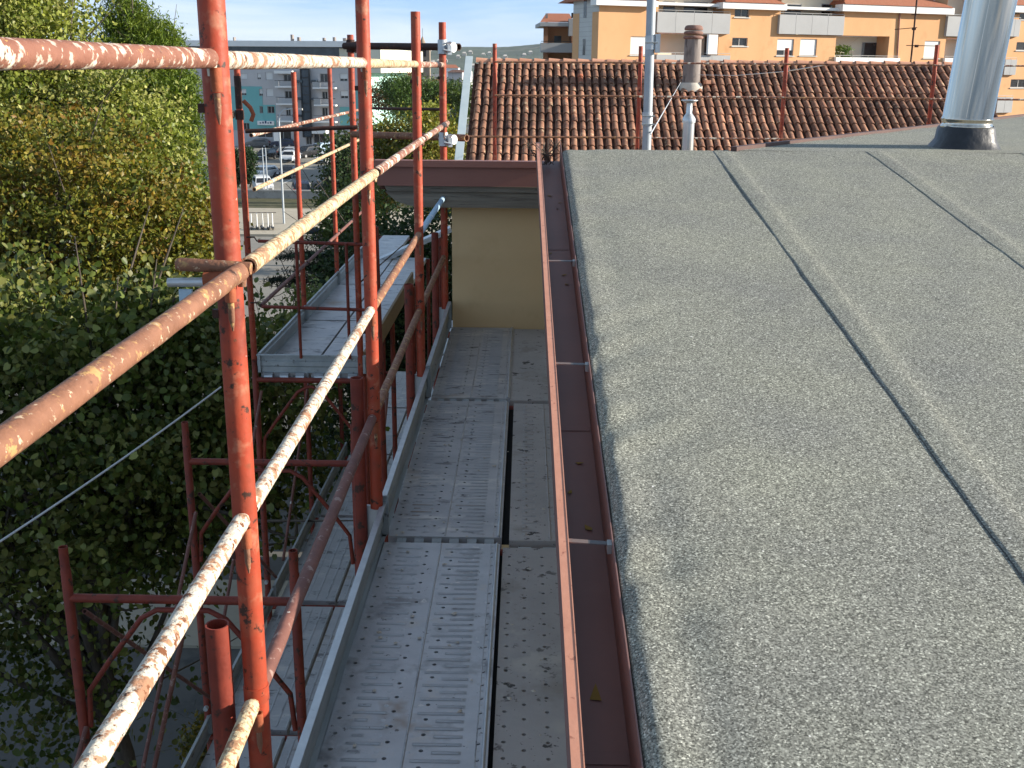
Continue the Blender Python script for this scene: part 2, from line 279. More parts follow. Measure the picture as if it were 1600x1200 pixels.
structure('parking_lines', mb, M['roadpaint'])

def hill_h(x, y):
    base = 95 * math.exp(-((x + 350) / 1500) ** 2) + 30 * math.sin(x / 310 + 1.2) + 16 * math.sin(x / 97 + .3) + 7 * math.sin(x / 41)
    ramp = max(0.0, min(1.0, (y - 1500) / 1500)); ramp = ramp * ramp * (3 - 2 * ramp)
    return GZ - 2 + ramp * (base * .42 + 14 + 5 * math.sin(x / 60 + y / 80) + 4 * math.sin(y / 47 + x / 33))
HX = [-2600 + 26 * i for i in range(190)]; HY = [1300 + 40 * j for j in range(56)]
hills = grid_mesh(lambda y: HX, HY, hill_h)
structure('hills', hills, mat('wooded_hillside', (.035, .06, .035), (.075, .1, .06), .02, .95, specks=[((.15, .14, .1), .006, .6, .08), ((.03, .05, .035), .05, .55, .1)], bump=1.0, bscale=.08))
hw = mat('far_house_wall', (.45, .42, .37), (.55, .51, .46), .05, .9)
for i in range(34):
    px = 612 + (i * 37) % 236; y = 1620 + (i * 211) % 900
    x = (px - 835) / FPX * y * 1.02; z = hill_h(x, y); w = 4 + (i * 5) % 5; h = 4 + (i * 3) % 3
    b = MB().box(-w, -4, -4, w, 4, h).prism([(-w - .5, -6.6, h + .01), (w + .5, -6.6, h + .01), (w * .6, 0, h + 3), (-w * .6, 0, h + 3)], (0, .4, 0))
    tag(b.build('hillside_house', hw, None, (0, 0, 0)), 'tiny pale house dotted on the far wooded hillside', 'house', 'houses on the far hillside').location = (x, y, z)

# ------------------------------------------------------------------ our roof
RA, RB = .45, .13
def rz(y): return RA + RB * y
def edge_x(y): return .205 - (y - 1.57) * .0058
CR = 6.63
from mathutils import noise as mnoise
def nz3(x, y, z=0.0): return mnoise.noise(Vector((x, y, z)))
bld = thing('flat_roofed_building', (3, 3, GZ), 'ochre plastered building with grey bitumen roof and brown gutter beside the walkway', 'building')
roof = MB().prism([(.30, -4, rz(-4) - .06), (.30, CR, rz(CR) - .06), (.30, 7.6, .9), (.30, 7.6, GZ), (.30, -4, GZ)], (13.7, 0, 0)).build('wall', M['yellow'], bld)
# sheets of roofing felt
SEAM = [1.066 + .91 * k for k in range(14)]
def bump1(x, y):
    e = edge_x(y); d = x - e; b = 0.0
    b += .009 * nz3(x * 3.0, y * 3.0) * math.exp(-d / .35) + .013 * nz3(x * 2.5, y * 8.5, 2) * math.exp(-d / .13)
    if 1.9 < y < 3.9: b += .010 * math.sin(26 * (y - .9 * d)) * math.exp(-d / .13) * (.5 + nz3(y * 3, 7)) + .004 * nz3(x * 1.1 + 4, y * 1.1)
    for ys in (2.33, 3.4, 4.5, 5.6):
        b -= .012 * math.exp(-((y - ys) / .10) ** 2) * math.exp(-d / .07)
        b += .008 * math.exp(-((y - ys - .13) / .09) ** 2) * math.exp(-d / .12)
    b -= .006 * math.exp(-((d - .12 - .02 * math.sin(y * 2.1)) / .05) ** 2) * (1 if y < 2.6 else .35)
    return b
ys = [.2 + (CR - .2) * j / 190 for j in range(191)]
def xs1(y):
    e = edge_x(y) + .002 * nz3(y * 5, 2.0)
    return [e - .004, e - .003, e, e + .005, e + .011, e + .018, e + .026, e + .036] + [e + .036 + (1.165 - e - .036) * i / 40 for i in range(1, 41)]
def z1(x, y):
    e = edge_x(y) + .002 * nz3(y * 5, 2.0); d = x - e
    if d < -.0035: return rz(y) - .05
    if d < -.002: return rz(y) - .028
    if d < .037: return rz(y) - .016 * (1 - d / .037) ** 2 + bump1(x, y) * min(1, d / .02)
    return rz(y) + bump1(x, y)
grid_mesh(xs1, ys, z1).build('roofing_sheet', M['bitumen'], bld)
ysc = [.2 + (CR - .2) * j / 110 for j in range(111)]
for k in range(13):
    a = SEAM[k]; wob = lambda y, a=a: a + .006 * nz3(y * 1.3, a) + .003 * nz3(y * 6, a + 9)
    def xs2(y, a=a, wob=wob):
        e = wob(y); return [e - .001, e, e + .012, e + .05, e + .085, e + .098, e + .112, e + .16] + [e + .16 + (.93 - .16) * i / 20 for i in range(1, 21)]
    def z2(x, y, a=a, wob=wob):
        e = wob(y); d = x - e
        if d < -.0005: return rz(y) - .001
        lift = (.0026 + .0044 * max(0, d) / .09) if d < .09 else (.0070 - .0045 * min(1, (d - .09) / .014))
        return rz(y) + lift * max(0, 1 - .0 * d) * (1 if d < .75 else 1 - (d - .75) / .18 * .4) + .004 * nz3(x * 1.1 + 4, y * 1.1) * min(1, 1) + .002 * nz3(x * 4, y * 4, 3)
    grid_mesh(xs2, ysc, z2).build('roofing_sheet', M['bitumen'], bld)
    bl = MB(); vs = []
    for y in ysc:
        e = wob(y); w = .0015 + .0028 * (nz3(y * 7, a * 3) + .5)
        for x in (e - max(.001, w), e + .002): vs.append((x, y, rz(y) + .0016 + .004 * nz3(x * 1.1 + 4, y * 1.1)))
    bl.add(vs, [(2 * j, 2 * j + 1, 2 * j + 3, 2 * j + 2) for j in range(len(ysc) - 1)], True); bl.build('seam_shadow_strip', M['membrane'], bld)  # dark strip paints the shadow line along each felt seam
# upper flat part beyond the crease, cut off along a slanting edge
P2 = rz(CR)
SL = lambda x: 6.62 + (x - 1.19) * (12.14 - 6.62) / (5.27 - 1.19)      # slanting far edge, y as function of x
YS2 = lambda x: min(SL(x), 15.0)
for k, (ya, yb) in enumerate(((CR, 7.5), (7.5, 8.4), (8.4, 9.3), (9.3, 10.2), (10.2, 11.1), (11.1, 12.0), (12.0, 13.0))):
    xa = 1.19 + (ya - 6.62) * (5.27 - 1.19) / 5.52; xb = 1.19 + (yb - 6.62) * (5.27 - 1.19) / 5.52
    zz = P2 + .007 - .0 * k
    lo, hi = zz - (.0 if k == 0 else .0), zz
    poly = [(xa, ya, P2 + .002), (13.5, ya, P2 + .002), (13.5, yb + .08, P2 + .008), (xb + .06, yb + .08, P2 + .008)]
    MB().add([(p[0], p[1], p[2] + .0005 * (k % 2)) for p in poly] + [(xb + .06, yb + .08, P2 - .006), (13.5, yb + .08, P2 - .006)], [(0, 1, 2, 3), (3, 2, 5, 4)]).build('roofing_sheet', M['bitumen'], bld)
MB().add([(1.05, CR, P2 - .03), (13.5, CR, P2 - .03), (13.5, 13, P2 - .03), (5.9, 13, P2 - .03)], [(0, 1, 2, 3)]).build('roof_deck', M['dark'], bld)
# brown flashing along the slanting edge
dv = np.array([5.27 - 1.19, 5.52, 0]); dv /= np.linalg.norm(dv); nv = np.array([-dv[1], dv[0], 0])
MB().obox(np.array([1.19, 6.62, P2 - .06]) + dv * 3.95 - nv * .0, (dv, nv, (0, 0, 1)), (3.95, .02, .085)).build('edge_flashing', mat('dark_brown_flashing', (.075, .035, .03), (.1, .05, .04), 3, .6), bld)
# lower terrace behind the crease that the mast and small flue stand on
MB().box(.312, 7.6, GZ, 1.3, 12.6, .40).build('rear_wall', M['yellow'], bld)
MB().add([(1.25, 6.7, P2 - .14), (5.9, 13.0, P2 - .14), (5.9, 13.0, GZ), (1.25, 6.7, GZ)], [(0, 1, 2, 3)]).build('slanting_wall', M['yellow'], bld)
MB().box(.32, 7.62, .30, 3.0, 12.6, .45).build('terrace_slab', M['concrete'], bld)
# gutter: front lip, channel floor, front and back walls (slopes with the roof)
def lipx(y): return .079 - (y - 1.6) * .0113
gy0, gy1 = .3, 6.98
def strip(prof0, prof1):
    """prof lists of (x,z) at both ends -> closed tube prism between"""
    n = len(prof0); vs = [(p[0], gy0, p[1]) for p in prof0] + [(p[0], gy1, p[1]) for p in prof1]
    return MB().add(vs, [(i, (i + 1) % n, n + (i + 1) % n, n + i) for i in range(n)] + [tuple(range(n)), tuple(range(2 * n - 1, n - 1, -1))])
def prof(f): return [f(gy0)(u) for u in range(4)], [f(gy1)(u) for u in range(4)]
def rect(y, x0, x1, z0, z1): return [(x0, z0), (x1, z0), (x1, z1), (x0, z1)]
gut = thing('roof_gutter', (lipx(3), 3, rz(3)), 'brown metal box gutter running along the roof edge above the walkway', 'gutter')
def gpart(name, m, dx0, dx1, dz0, dz1, right=False):
    def pr_(y):
        bx = edge_x(y) if right else lipx(y); return rect(y, bx + dx0, bx + dx1, rz(y) + dz0, rz(y) + dz1)
    strip(pr_(gy0), pr_(gy1)).build(name, m, gut)
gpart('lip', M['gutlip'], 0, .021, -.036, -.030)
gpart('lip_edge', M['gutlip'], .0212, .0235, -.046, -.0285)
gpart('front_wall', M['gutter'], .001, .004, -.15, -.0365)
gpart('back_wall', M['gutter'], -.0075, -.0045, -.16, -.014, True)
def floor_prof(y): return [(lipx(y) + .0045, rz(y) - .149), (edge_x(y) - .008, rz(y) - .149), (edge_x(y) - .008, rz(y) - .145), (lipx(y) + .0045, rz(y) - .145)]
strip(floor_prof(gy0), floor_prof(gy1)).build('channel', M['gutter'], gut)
for yj in (1.75, 5.05, 3.15):
    MB().add([(lipx(yj) + .0045, yj, rz(yj) - .143), (edge_x(yj) - .012, yj, rz(yj) - .143), (edge_x(yj) - .012, yj + .035, rz(yj + .035) - .1425), (lipx(yj) + .0045, yj + .035, rz(yj + .035) - .1425)], [(0, 1, 2, 3)]).build('joint_strip', M['gutter'], gut)
for ys_ in (2.33, 3.40, 4.51):
    a = np.array([lipx(ys_) + .022, ys_ + .01, rz(ys_) - .034]); b = np.array([edge_x(ys_) - .004, ys_ - .012, rz(ys_) - .03]); mid = a + (b - a) * .45
    t = (b - a); w = np.array([0, 1, .13])
    st = MB().obox((mid + b) / 2, (t, w, np.cross(t, w)), (np.linalg.norm(b - mid) / 2, .0075, .0012)).build('strap', M['strapmetal'], gut)
    MB().obox((a + mid) / 2, (t, w, np.cross(t, w)), (np.linalg.norm(mid - a) / 2, .0075, .0015)).build('strap_tip', M['straptip'], gut)
    MB().obox(b + np.array([-.006, 0, -.008]), ((1, 0, 0), (0, 1, .13), (0, -.13, 1)), (.008, .012, .012)).build('strap_fold', M['galvdk'], gut)
# end of gutter debris
mb = MB()
for k in range(26):
    a = np.array([rnd.uniform(.03, .13), rnd.uniform(6.75, 6.98), rz(6.9) - .14]); mb.tube([a, a + [rnd.uniform(-.08, .08), rnd.uniform(-.05, .05), .05], a + [rnd.uniform(-.12, .12), rnd.uniform(-.05, .1), rnd.uniform(.06, .16)]], .0022, 5, False)
tag(mb.build('dry_twigs', M['bark'], None, (.08, 6.85, rz(6.9))), 'small nest of dry twigs caught in the far end of the gutter', 'twigs', None, 'stuff')
for k in range(9):
    y = rnd.uniform(1.8, 6.2); x = rnd.uniform(lipx(y) + .03, edge_x(y) - .03); a = rnd.uniform(0, 6.3); q = rnd.uniform(.006, .012)
    tag(MB().add([(x + q * 1.7 * math.cos(a), y + q * 1.7 * math.sin(a), rz(y) - .139), (x + q * math.cos(a + 1.8), y + q * math.sin(a + 1.8), rz(y) - .143), (x - q * 1.5 * math.cos(a), y - q * 1.5 * math.sin(a), rz(y) - .142), (x + q * math.cos(a - 1.8), y + q * math.sin(a - 1.8), rz(y) - .143)], [(0, 1, 2, 3)]).build('leaf_scrap', M['leaflit'], None, (x, y, rz(y) - .14)), 'tiny dry leaf scrap on the gutter floor', 'leaf', 'leaf scraps in the gutter')
# small leaf in gutter
tag(MB().add([(.128, 1.93, rz(1.93) - .143), (.152, 1.925, rz(1.93) - .142), (.142, 1.975, rz(1.97) - .138)], [(0, 1, 2)]).build('fallen_leaf', M['leaflit'], None, (.14, 1.95, .56)), 'single yellow triangular leaf lying in the gutter', 'leaf')

# rear wing: ochre wall, timber eave beam, brown fascia
wing = thing('rear_wing', (1, 9, GZ), 'ochre walled wing with timber eave and brown fascia closing off the walkway', 'building')
MB().prism([(-.558, 7.54, GZ), (-.558, 7.54, .875), (-.558, 11.5, .45), (-.558, 18.2, .0), (-.558, 22.6, -.35), (-.558, 22.6, GZ)], (.865, 0, 0)).build('wall', M['yellow'], wing)  # wall stretched far back, unseen, to shade the ground strip beside it
MB().prism([(-1.0, 7.42, .965), (.29, 7.42, .965), (.29, 7.42, .86), (-.80, 7.42, .86), (-.93, 7.42, .90)], (0, .13, 0)).build('eave_beam', M['wood'], wing)
MB().prism([(-1.0, 7.40, 1.004), (.29, 7.40, 1.004), (.29, 7.40, .968), (-.985, 7.40, .968)], (0, .16, 0)).build('eave_board', M['wood'], wing)
MB().box(-1.045, 7.375, 1.008, .13, 7.40, 1.135).build('fascia', M['fascia'], wing)
MB().box(-1.06, 7.345, 1.137, .125, 7.43, 1.178).build('fascia_cap', M['fascia'], wing)
MB().prism([(-1.04, 7.44, 1.135), (-1.04, 7.44, .98), (-1.04, 11.5, .45), (-1.04, 11.5, .60)], (1.6, 0, 0)).build('roof_cover', M['tilegap'], wing)
for yb in (8.4, 9.5, 10.6): MB().box(-1.02, yb, .90 - (yb - 7.44) * .131, -.56, yb + .12, 1.0 - (yb - 7.44) * .131).build('rafter', M['wood'], wing)

# flue with bitumen collar, mast, small flue
fl = thing('chimney_flue', (2.71, 7.05, P2), 'large shiny stainless steel chimney flue standing on the flat roof', 'flue')
fx, fy = 2.71, 7.05
prof_ = [(.150, 1.437), (.157, 1.44), (.157, 1.452), (.150, 1.455), (.150, 1.482), (.156, 1.485), (.156, 1.494), (.149, 1.497)]
MB().tube([(fx, fy, z) for r, z in prof_] + [(fx + .12, fy, 3.0)], [r for r, z in prof_] + [.149], 40).build('lower_pipe', M['steel'], fl)
sk = MB()
seg = 28; rg = [(.152, P2 + .135), (.163, P2 + .12), (.175, P2 + .05), (.205, P2 + .006), (.215, P2 - .01)]
vs = []
for r_, z_ in rg:
    for k in range(seg):
        a = 2 * math.pi * k / seg; q = max(abs(math.cos(a)), abs(math.sin(a))); f = (1 + (.35 * (1 / q - 1))) * r_ * (1 + .03 * nz3(k * .9, z_ * 20))
        vs.append((fx + f * math.cos(a), fy + f * math.sin(a), z_ + .012 * nz3(k * .6, z_ * 9)))
sk.add(vs, [(j * seg + k, j * seg + (k + 1) % seg, (j + 1) * seg + (k + 1) % seg, (j + 1) * seg + k) for j in range(len(rg) - 1) for k in range(seg)], True)
sk.build('bitumen_collar', M['membrane'], fl)
MB().tube([(fx - .06, fy - .1365, 1.5), (fx + .06, fy - .1365, 3.0)], .0016, 6).build('pipe_seam', M['steel'], fl)

ms = thing('antenna_mast', (.76, 7.7, .45), 'tall galvanised grey mast rising behind the roof crease, left of the small flue', 'mast')
MB().cyl((.790, 7.7, .45), (.766, 7.7, 3.2), .031, 18).build('pole', M['pole'], ms)
for z in (1.40, 1.90): MB().cyl((.781, 7.7, z), (.780, 7.7, z + .09), .037, 18).build('clamp', M['galv'], ms)
MB().obox((.826, 7.685, 1.94), ((1, 0, 0), (0, 1, 0), (0, 0, 1)), (.016, .02, .06)).build('bracket', M['galv'], ms)
for z in (1.41, 1.945, 1.465): MB().cyl((.742, 7.665, z), (.826, 7.665, z), .005, 8).build('bolt', M['galvdk'], ms)
sf = thing('small_roof_flue', (1.17, 8.5, .45), 'short aluminium flue with a flat cap between mast and old chimney', 'flue')
MB().tube([(1.178, 8.5, .45), (1.176, 8.5, 1.385)], .044, 20).build('pipe', M['aluflue'], sf)
MB().tube([(1.176, 8.5, 1.386), (1.176, 8.5, 1.40), (1.175, 8.5, 1.415), (1.175, 8.5, 1.44)], [.051, .051, .05, .034], 20).build('collar', M['aluflue'], sf)
MB().tube([(1.175, 8.5, 1.44), (1.174, 8.5, 1.455), (1.174, 8.5, 1.53)], [.034, .022, .022], 16).build('neck', M['aluflue'], sf)
MB().tube([(1.174, 8.5, 1.53), (1.174, 8.5, 1.548), (1.174, 8.5, 1.553)], [.03, .066, .060], 20).build('cap', M['aluflue'], sf)

# ------------------------------------------------------------------ scaffold helpers
BAYY = [2.0, 3.92, 5.80, 7.55]
RX = [-.566, -.591, -.606, -.612]                      # post x at each bay
RAILZ = [1.79, 1.415, .92, .505]

def standard(name, x, y, z0, z1, label, group, m, r=.0242, lean=0.0, sockets=(), parent_cat='scaffold post', n=20):
    t = thing(name, (x, y, z0), label, parent_cat, group)
    MB().cyl((x, y, z0), (x + lean, y, z1), r, n, True, .16).build('tube', m, t)
    for (zz, side) in sockets:
        sx, sy = x + .010 * side, y - r - .011
        MB().cyl((sx, sy, zz - .056), (sx, sy, zz - .015), .0108, 10, True, .25).build('rail_socket', M['orange'], t)
        MB().tube([(sx, sy, zz - .058), (sx, sy, zz - .09), (sx + .001, sy, zz - .112)], [.0062, .006, .0015], 8).build('rail_pin', M['rail_rust'], t)
        MB().obox((x - side * .027, y - .006, zz - .085), ((1, 0, 0), (0, 1, 0), (0, 0, 1)), (.006, .006, .008)).build('lock_pin', M['darkpipe'], t)
    return t
SG = 'tall red posts beside the walkway'
PL = ['nearest tall red post with wide orange socket, cut by the top of the photo', 'second tall red post from the camera beside the walkway toe boards',
      'third tall red post from the camera with its top below the sky', 'farthest tall red post of the walkway row, holding the pipe couplers']
posts = []
for i, (x, y) in enumerate(zip(RX, BAYY)):
    ztop = [3.0, 2.9, 2.045, 2.06][i]
    posts.append(standard('scaffold_post', x, y, .10 + .03 * (i > 0), ztop, PL[i], SG, M['red'], sockets=[(z, 1) for z in RAILZ]))
    t = posts[-1]
    MB().cyl((x, y, .50), (x, y, .535), .0262, 20).build('weld_ring', M['red'], t)
# horizontal pin through nearest post that carries the mid rail
x, y, z = RX[0], BAYY[0], 1.415
t = thing('rail_pin', (x - .1, y, z), 'rusty bolt pin crossing the nearest red post where two rails meet', 'pin')
MB().tube([(x - .088, y - .03, z + .012), (x - .08, y - .03, z + .012), (x + .05, y - .03, z + .006)], [.009, .0125, .0115], 12).build('pin', M['rail_rust'], t)
MB().cyl((x - .105, y - .032, z - .022), (x - .03, y - .033, z - .02), .0085, 12).build('galvanised_pin', M['galv'], t)
MB().cyl((x - .035, y - .036, z - .016), (x + .02, y - .036, z - .014), .0165, 14).build('sleeve', M['orange'], t)
MB().obox((x - .074, y - .03, z - .055), ((1, 0, 0), (0, 1, 0), (0, 0, 1)), (.012, .004, .02)).build('spring_clip', M['rail_blue'], t)

RAILM = [['rail_half', 'rail_white', 'rail_yellow', 'rail_half'], ['rail_rust', 'rail_yellow', 'rail_half', 'rail_half'],
         ['rail_white', 'rail_white', 'rail_rust', 'rail_blue'], ['rail_yellow', 'rail_dirty', 'rail_rust', 'rail_rust']]
ROWN = ['top', 'upper middle', 'lower middle', 'lowest']
BAYN = ['before the nearest post', 'between nearest and second posts', 'between second and third posts', 'before the farthest post']
DESC = {'rail_half': 'rust pink plaster blotched pipe', 'rail_white': 'white plaster caked pipe', 'rail_yellow': 'yellow plaster streaked pipe',
        'rail_rust': 'brown rusty pipe', 'rail_blue': 'short light blue painted pipe', 'rail_dirty': 'purplish brown pipe with white drips'}
def rail(p0, p1, m, label, group, r=.0168, name='guard_rail', n=14, ends=True, cat='rail', wob=.0015):
    p0, p1 = np.array(p0, float), np.array(p1, float); d = p1 - p0; Ln = np.linalg.norm(d); d /= Ln
    t = thing(name, p0, label, cat, group)
    k = max(2, int(Ln / .08)); pts = [p0 + d * Ln * i / k + wob * np.array([nz3(p0[0] * 9 + i, 1.), 0, nz3(p0[2] * 9 + i, 5.)]) for i in range(k + 1)]
    MB().tube(pts, [r * (1 + (.0 if not ends else .035 * nz3(i * .7, p0[2] * 5))) for i in range(k + 1)], n, True, .22).build('tube', m, t)
    if ends:
        q = p1 + d * .004
        MB().tube([p1 - d * .004, q + d * .004, q + d * .01 + np.array([0, 0, -.012]), q + d * .008 + np.array([0, 0, -.03])], [r * .92, r * .8, r * .55, .0075], 10).build('hook_end', m, t)
    return t
BY = [.08] + BAYY; BX = [-.545] + RX
for j in range(4):
    for i in range(4):
        sx = (.0, .030, .003, -.002)[j]; y0, y1 = BY[i] + .028, BY[i + 1] - .036
        x0, x1 = BX[i] + sx, BX[i + 1] + sx
        z0 = RAILZ[j] + (.0 if j else -.002); z1 = RAILZ[j]
        mt = RAILM[j][i]
        rail((x0, y0, z0), (x1, y1, z1), M[mt], f'{DESC[mt]}, {ROWN[j]} rail {BAYN[i]}', 'guard rails beside the walkway', r=.0172)

# ladder frames carrying the walkway (outer upright sticks up beside each tall post)
for i, (y, sx, sz) in enumerate(zip(BAYY, (-.632, -.650, -.664, -.676), (.685, .66, .65, .672))):
    t = thing('walkway_frame', (sx, y, GZ), ['frame stub open at the top beside the nearest tall red post', 'frame upright ending beside the second tall red post', 'frame upright ending beside the third tall red post', 'frame upright ending beside the farthest tall red post'][i], 'scaffold frame', 'frames carrying the walkway')
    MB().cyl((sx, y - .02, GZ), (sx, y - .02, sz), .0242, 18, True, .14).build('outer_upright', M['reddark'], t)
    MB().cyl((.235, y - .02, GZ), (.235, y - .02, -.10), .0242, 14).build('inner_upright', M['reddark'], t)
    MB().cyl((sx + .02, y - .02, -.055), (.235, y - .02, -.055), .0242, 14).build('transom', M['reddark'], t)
    MB().obox((sx + .045, y, .05), ((1, 0, 0), (0, 1, 0), (0, 0, 1)), (.028, .004, .09)).build('toe_board_bracket', M['galv'], t)
    for zc in (-2.6, -4.6, -6.6): MB().cyl((sx, y - .02, zc), (sx, y - .02, zc + .06), .028, 14).build('collar', M['reddark'], t)
    pts = [(sx + .01, y - .02, -.62), (sx + .06, y - .02, -.38), (sx + .2, y - .02, -.16), (sx + .36, y - .02, -.09)]
    MB().tube(pts, .013, 10).build('arch_brace', M['reddark'], t)

# ------------------------------------------------------------------ walkway planks with real holes and pressed ribs
def plank(x0, x1, y0, y1, z, m, label, group, holes=True, ribm=None, cols=None, thick=.05, name='scaffold_plank', ribs=True, hook_side=True, skew=0.0):
    t = thing(name, ((x0 + x1) / 2, y0, z), label, 'plank', group)
    mb = MB(); W = x1 - x0; pitch = .074
    hc = cols or [.06, .39, .60, .935]
    hw = .016; edges = [0.0]
    for c in hc: edges += [c * W - hw, c * W + hw]
    edges.append(W); nrow = int((y1 - y0 - .06) / pitch); ya = y0 + .03
    sk = lambda y: skew * (y - y0)
    if holes:
        for ci in range(len(edges) - 1):
            a, b = x0 + edges[ci], x0 + edges[ci + 1]
            if ci % 2 == 0:
                mb.add([(a + sk(y0), y0, z), (b + sk(y0), y0, z), (b + sk(y1), y1, z), (a + sk(y1), y1, z)], [(0, 1, 2, 3)])
            else:
                stag = .5 * pitch if (ci // 2) % 2 else 0
                yl = y0
                for rI in range(nrow):
                    yc = ya + (rI + .5) * pitch + (stag if rI < nrow - 1 else 0); q0, q1 = yc - hw, yc + hw
                    if q0 - yl > 1e-4: mb.add([(a + sk(yl), yl, z), (b + sk(yl), yl, z), (b + sk(q0), q0, z), (a + sk(q0), q0, z)], [(0, 1, 2, 3)])
                    xc = (a + b) / 2; hr = .0068; s_ = sk(yc)
                    vs = [(a + s_, q0, z), (b + s_, q0, z), (b + s_, q1, z), (a + s_, q1, z)] + [(xc + s_ + hr * math.cos(R(22.5 + 45 * k)), yc + hr * math.sin(R(22.5 + 45 * k)), z) for k in range(8)]
                    low = [(xc + s_ + hr * math.cos(R(22.5 + 45 * k)), yc + hr * math.sin(R(22.5 + 45 * k)), z - .01) for k in range(8)]
                    # circle indices 4..11: angles 22.5,67.5 (top right/top), ...
                    mb.add(vs + low, [(2, 5, 4), (3, 7, 6), (0, 9, 8), (1, 11, 10), (2, 3, 6, 5), (3, 0, 8, 7), (0, 1, 10, 9), (1, 2, 4, 11)] + [(4 + k, 4 + (k + 1) % 8, 12 + (k + 1) % 8, 12 + k) for k in range(8)])
                    yl = q1
                mb.add([(a + sk(yl), yl, z), (b + sk(yl), yl, z), (b + sk(y1), y1, z), (a + sk(y1), y1, z)], [(0, 1, 2, 3)])
    else:
        mb.add([(x0 + sk(y0), y0, z), (x1 + sk(y0), y0, z), (x1 + sk(y1), y1, z), (x0 + sk(y1), y1, z)], [(0, 1, 2, 3)])
    # side flanges and ends
    for xx in (x0, x1): mb.add([(xx + sk(y0), y0, z), (xx + sk(y1), y1, z), (xx + sk(y1), y1, z - thick), (xx + sk(y0), y0, z - thick)], [(0, 1, 2, 3)])
    for yy in (y0, y1): mb.add([(x0 + sk(yy), yy, z), (x1 + sk(yy), yy, z), (x1 + sk(yy), yy, z - thick), (x0 + sk(yy), yy, z - thick)], [(0, 1, 2, 3)])
    mb.build('deck_sheet', m, t)
    xe = x1 + (.075 if len(hc) == 4 and ribs and y0 < 5 else -.02)  # black sheet stretched below the plank gap to put shade there
    MB().add([(x0 + .02, y0 + .02, z - thick * .8), (xe, y0 + .02, z - thick * .8), (xe, y1 - .02, z - thick * .8), (x0 + .02 + sk(y1), y1 - .02, z - thick * .8)], [(0, 1, 2, 3)]).build('underside_shade_sheet', M['dark'], t)
    if ribs:
        rb = MB(); gr = MB()
        def rib(xa, xb, yc, h=.0042, w=.0052):
            s_ = sk(yc); e = .006
            ring = [(xa + s_, yc - w * .4, z), (xa + e + s_, yc - w, z), (xb - e + s_, yc - w, z), (xb + s_, yc - w * .4, z), (xb + s_, yc + w * .4, z), (xb - e + s_, yc + w, z), (xa + e + s_, yc + w, z), (xa + s_, yc + w * .4, z)]
            q = .0022; gr.add([(xa - q + s_, yc - w - q, z + .0007), (xb + q + s_, yc - w - q, z + .0007), (xb + q + s_, yc + w + q, z + .0007), (xa - q + s_, yc + w + q, z + .0007)], [(0, 1, 2, 3)])
            top = [(xa + e + s_, yc, z + h), (xb - e + s_, yc, z + h)]
            rb.add(ring + top, [(0, 1, 8), (1, 2, 9, 8), (2, 3, 9), (3, 4, 9), (4, 5, 9), (5, 6, 8, 9), (6, 7, 8), (7, 0, 8)], True)
        def dimple(xc, yc, r_=.008):
            s_ = sk(yc); rb.add([(xc + s_ + r_ * math.cos(R(60 * k)), yc + r_ * math.sin(R(60 * k)), z) for k in range(6)] + [(xc + s_, yc, z + .0025)], [(k, (k + 1) % 6, 6) for k in range(6)], True)
        nr = int((y1 - y0 - .06) / (pitch / 2))
        for rI in range(nr):
            yc = ya + (rI + .5) * pitch / 2 + .010
            if len(hc) == 4:
                lo, hi = x0 + hc[0] * W + .025, x0 + hc[1] * W - .03; lo2, hi2 = x0 + hc[2] * W + .01, x0 + hc[3] * W - .045
                if rI % 2: rib(lo + .01, hi + .01, yc); rib(lo2 - .035, hi2, yc)
                else: rib(lo + .02, hi - .04, yc); rib(lo2 + .02, hi2, yc); dimple(lo2 - .045, yc); dimple(hi + .005, yc)
                dimple(x0 + hc[3] * W + .0, yc + .012, .006)
            else:
                lo, hi = x0 + .035, x1 - .03
                rib(lo + (.02 if rI % 2 else .0), hi - (.0 if rI % 2 else .03), yc, .002, .004)
        tag(rb.build('anti_slip_ribs', ribm or m, t), kind='stuff')
        tag(gr.build('rib_rings', M['ribring'], t), kind='stuff')  # flat outline around each rib, a little darker than the deck
        bx = MB()
        bx.tube([(x1 - .012, y0 + .004, z + .002), (x1 - .012 + sk(y1), y1 - .004, z + .002)], .0055, 8)
        bx.build('edge_bead', M['galv'], t)
        if len(hc) == 4:
            MB().tube([(x0 + W * .5, y0 + .01, z + .0), (x0 + W * .5 + sk(y1), y1 - .01, z + .0)], .0035, 6).build('centre_fold', ribm or m, t)
            MB().tube([(x1 - .034, y0 + .01, z - .0005), (x1 - .034 + sk(y1), y1 - .01, z - .0005)], .0022, 6).build('edge_fold', ribm or m, t)
    return t
def hooks(t, x0, x1, y, z, n, m, sgn=-1):
    W = (x1 - x0)
    for k in range(n):
        c = x0 + W * (k + .5) / n
        pts = []
        mb = MB(); w = W / n * .27
        arc = [(y + sgn * (-.012), z - .008), (y + sgn * .006, z - .004), (y + sgn * .026, z - .012), (y + sgn * .036, z - .03), (y + sgn * .036, z - .06)]
        a = [(c - w, p[0], p[1]) for p in arc]; b = [(c + w, p[0], p[1]) for p in arc]
        mb.add(a + b, [(i, i + 1, 5 + i + 1, 5 + i) for i in range(4)], True)
        mb.build('hook', m, t)
DECKX = (-.553, -.098)
dn = ['wide perforated steel plank nearest the camera', 'stained middle steel plank of the walkway', 'wide steel plank ending at the ochre wall']
pn = ['narrow speckled grey plank nearest the camera under the gutter', 'narrow ribbed grey plank in the middle of the walkway', 'narrow smooth grey plank ending at the ochre wall']
PY = [(2.035, 3.885), (3.945, 5.758), (5.818, 7.535)]
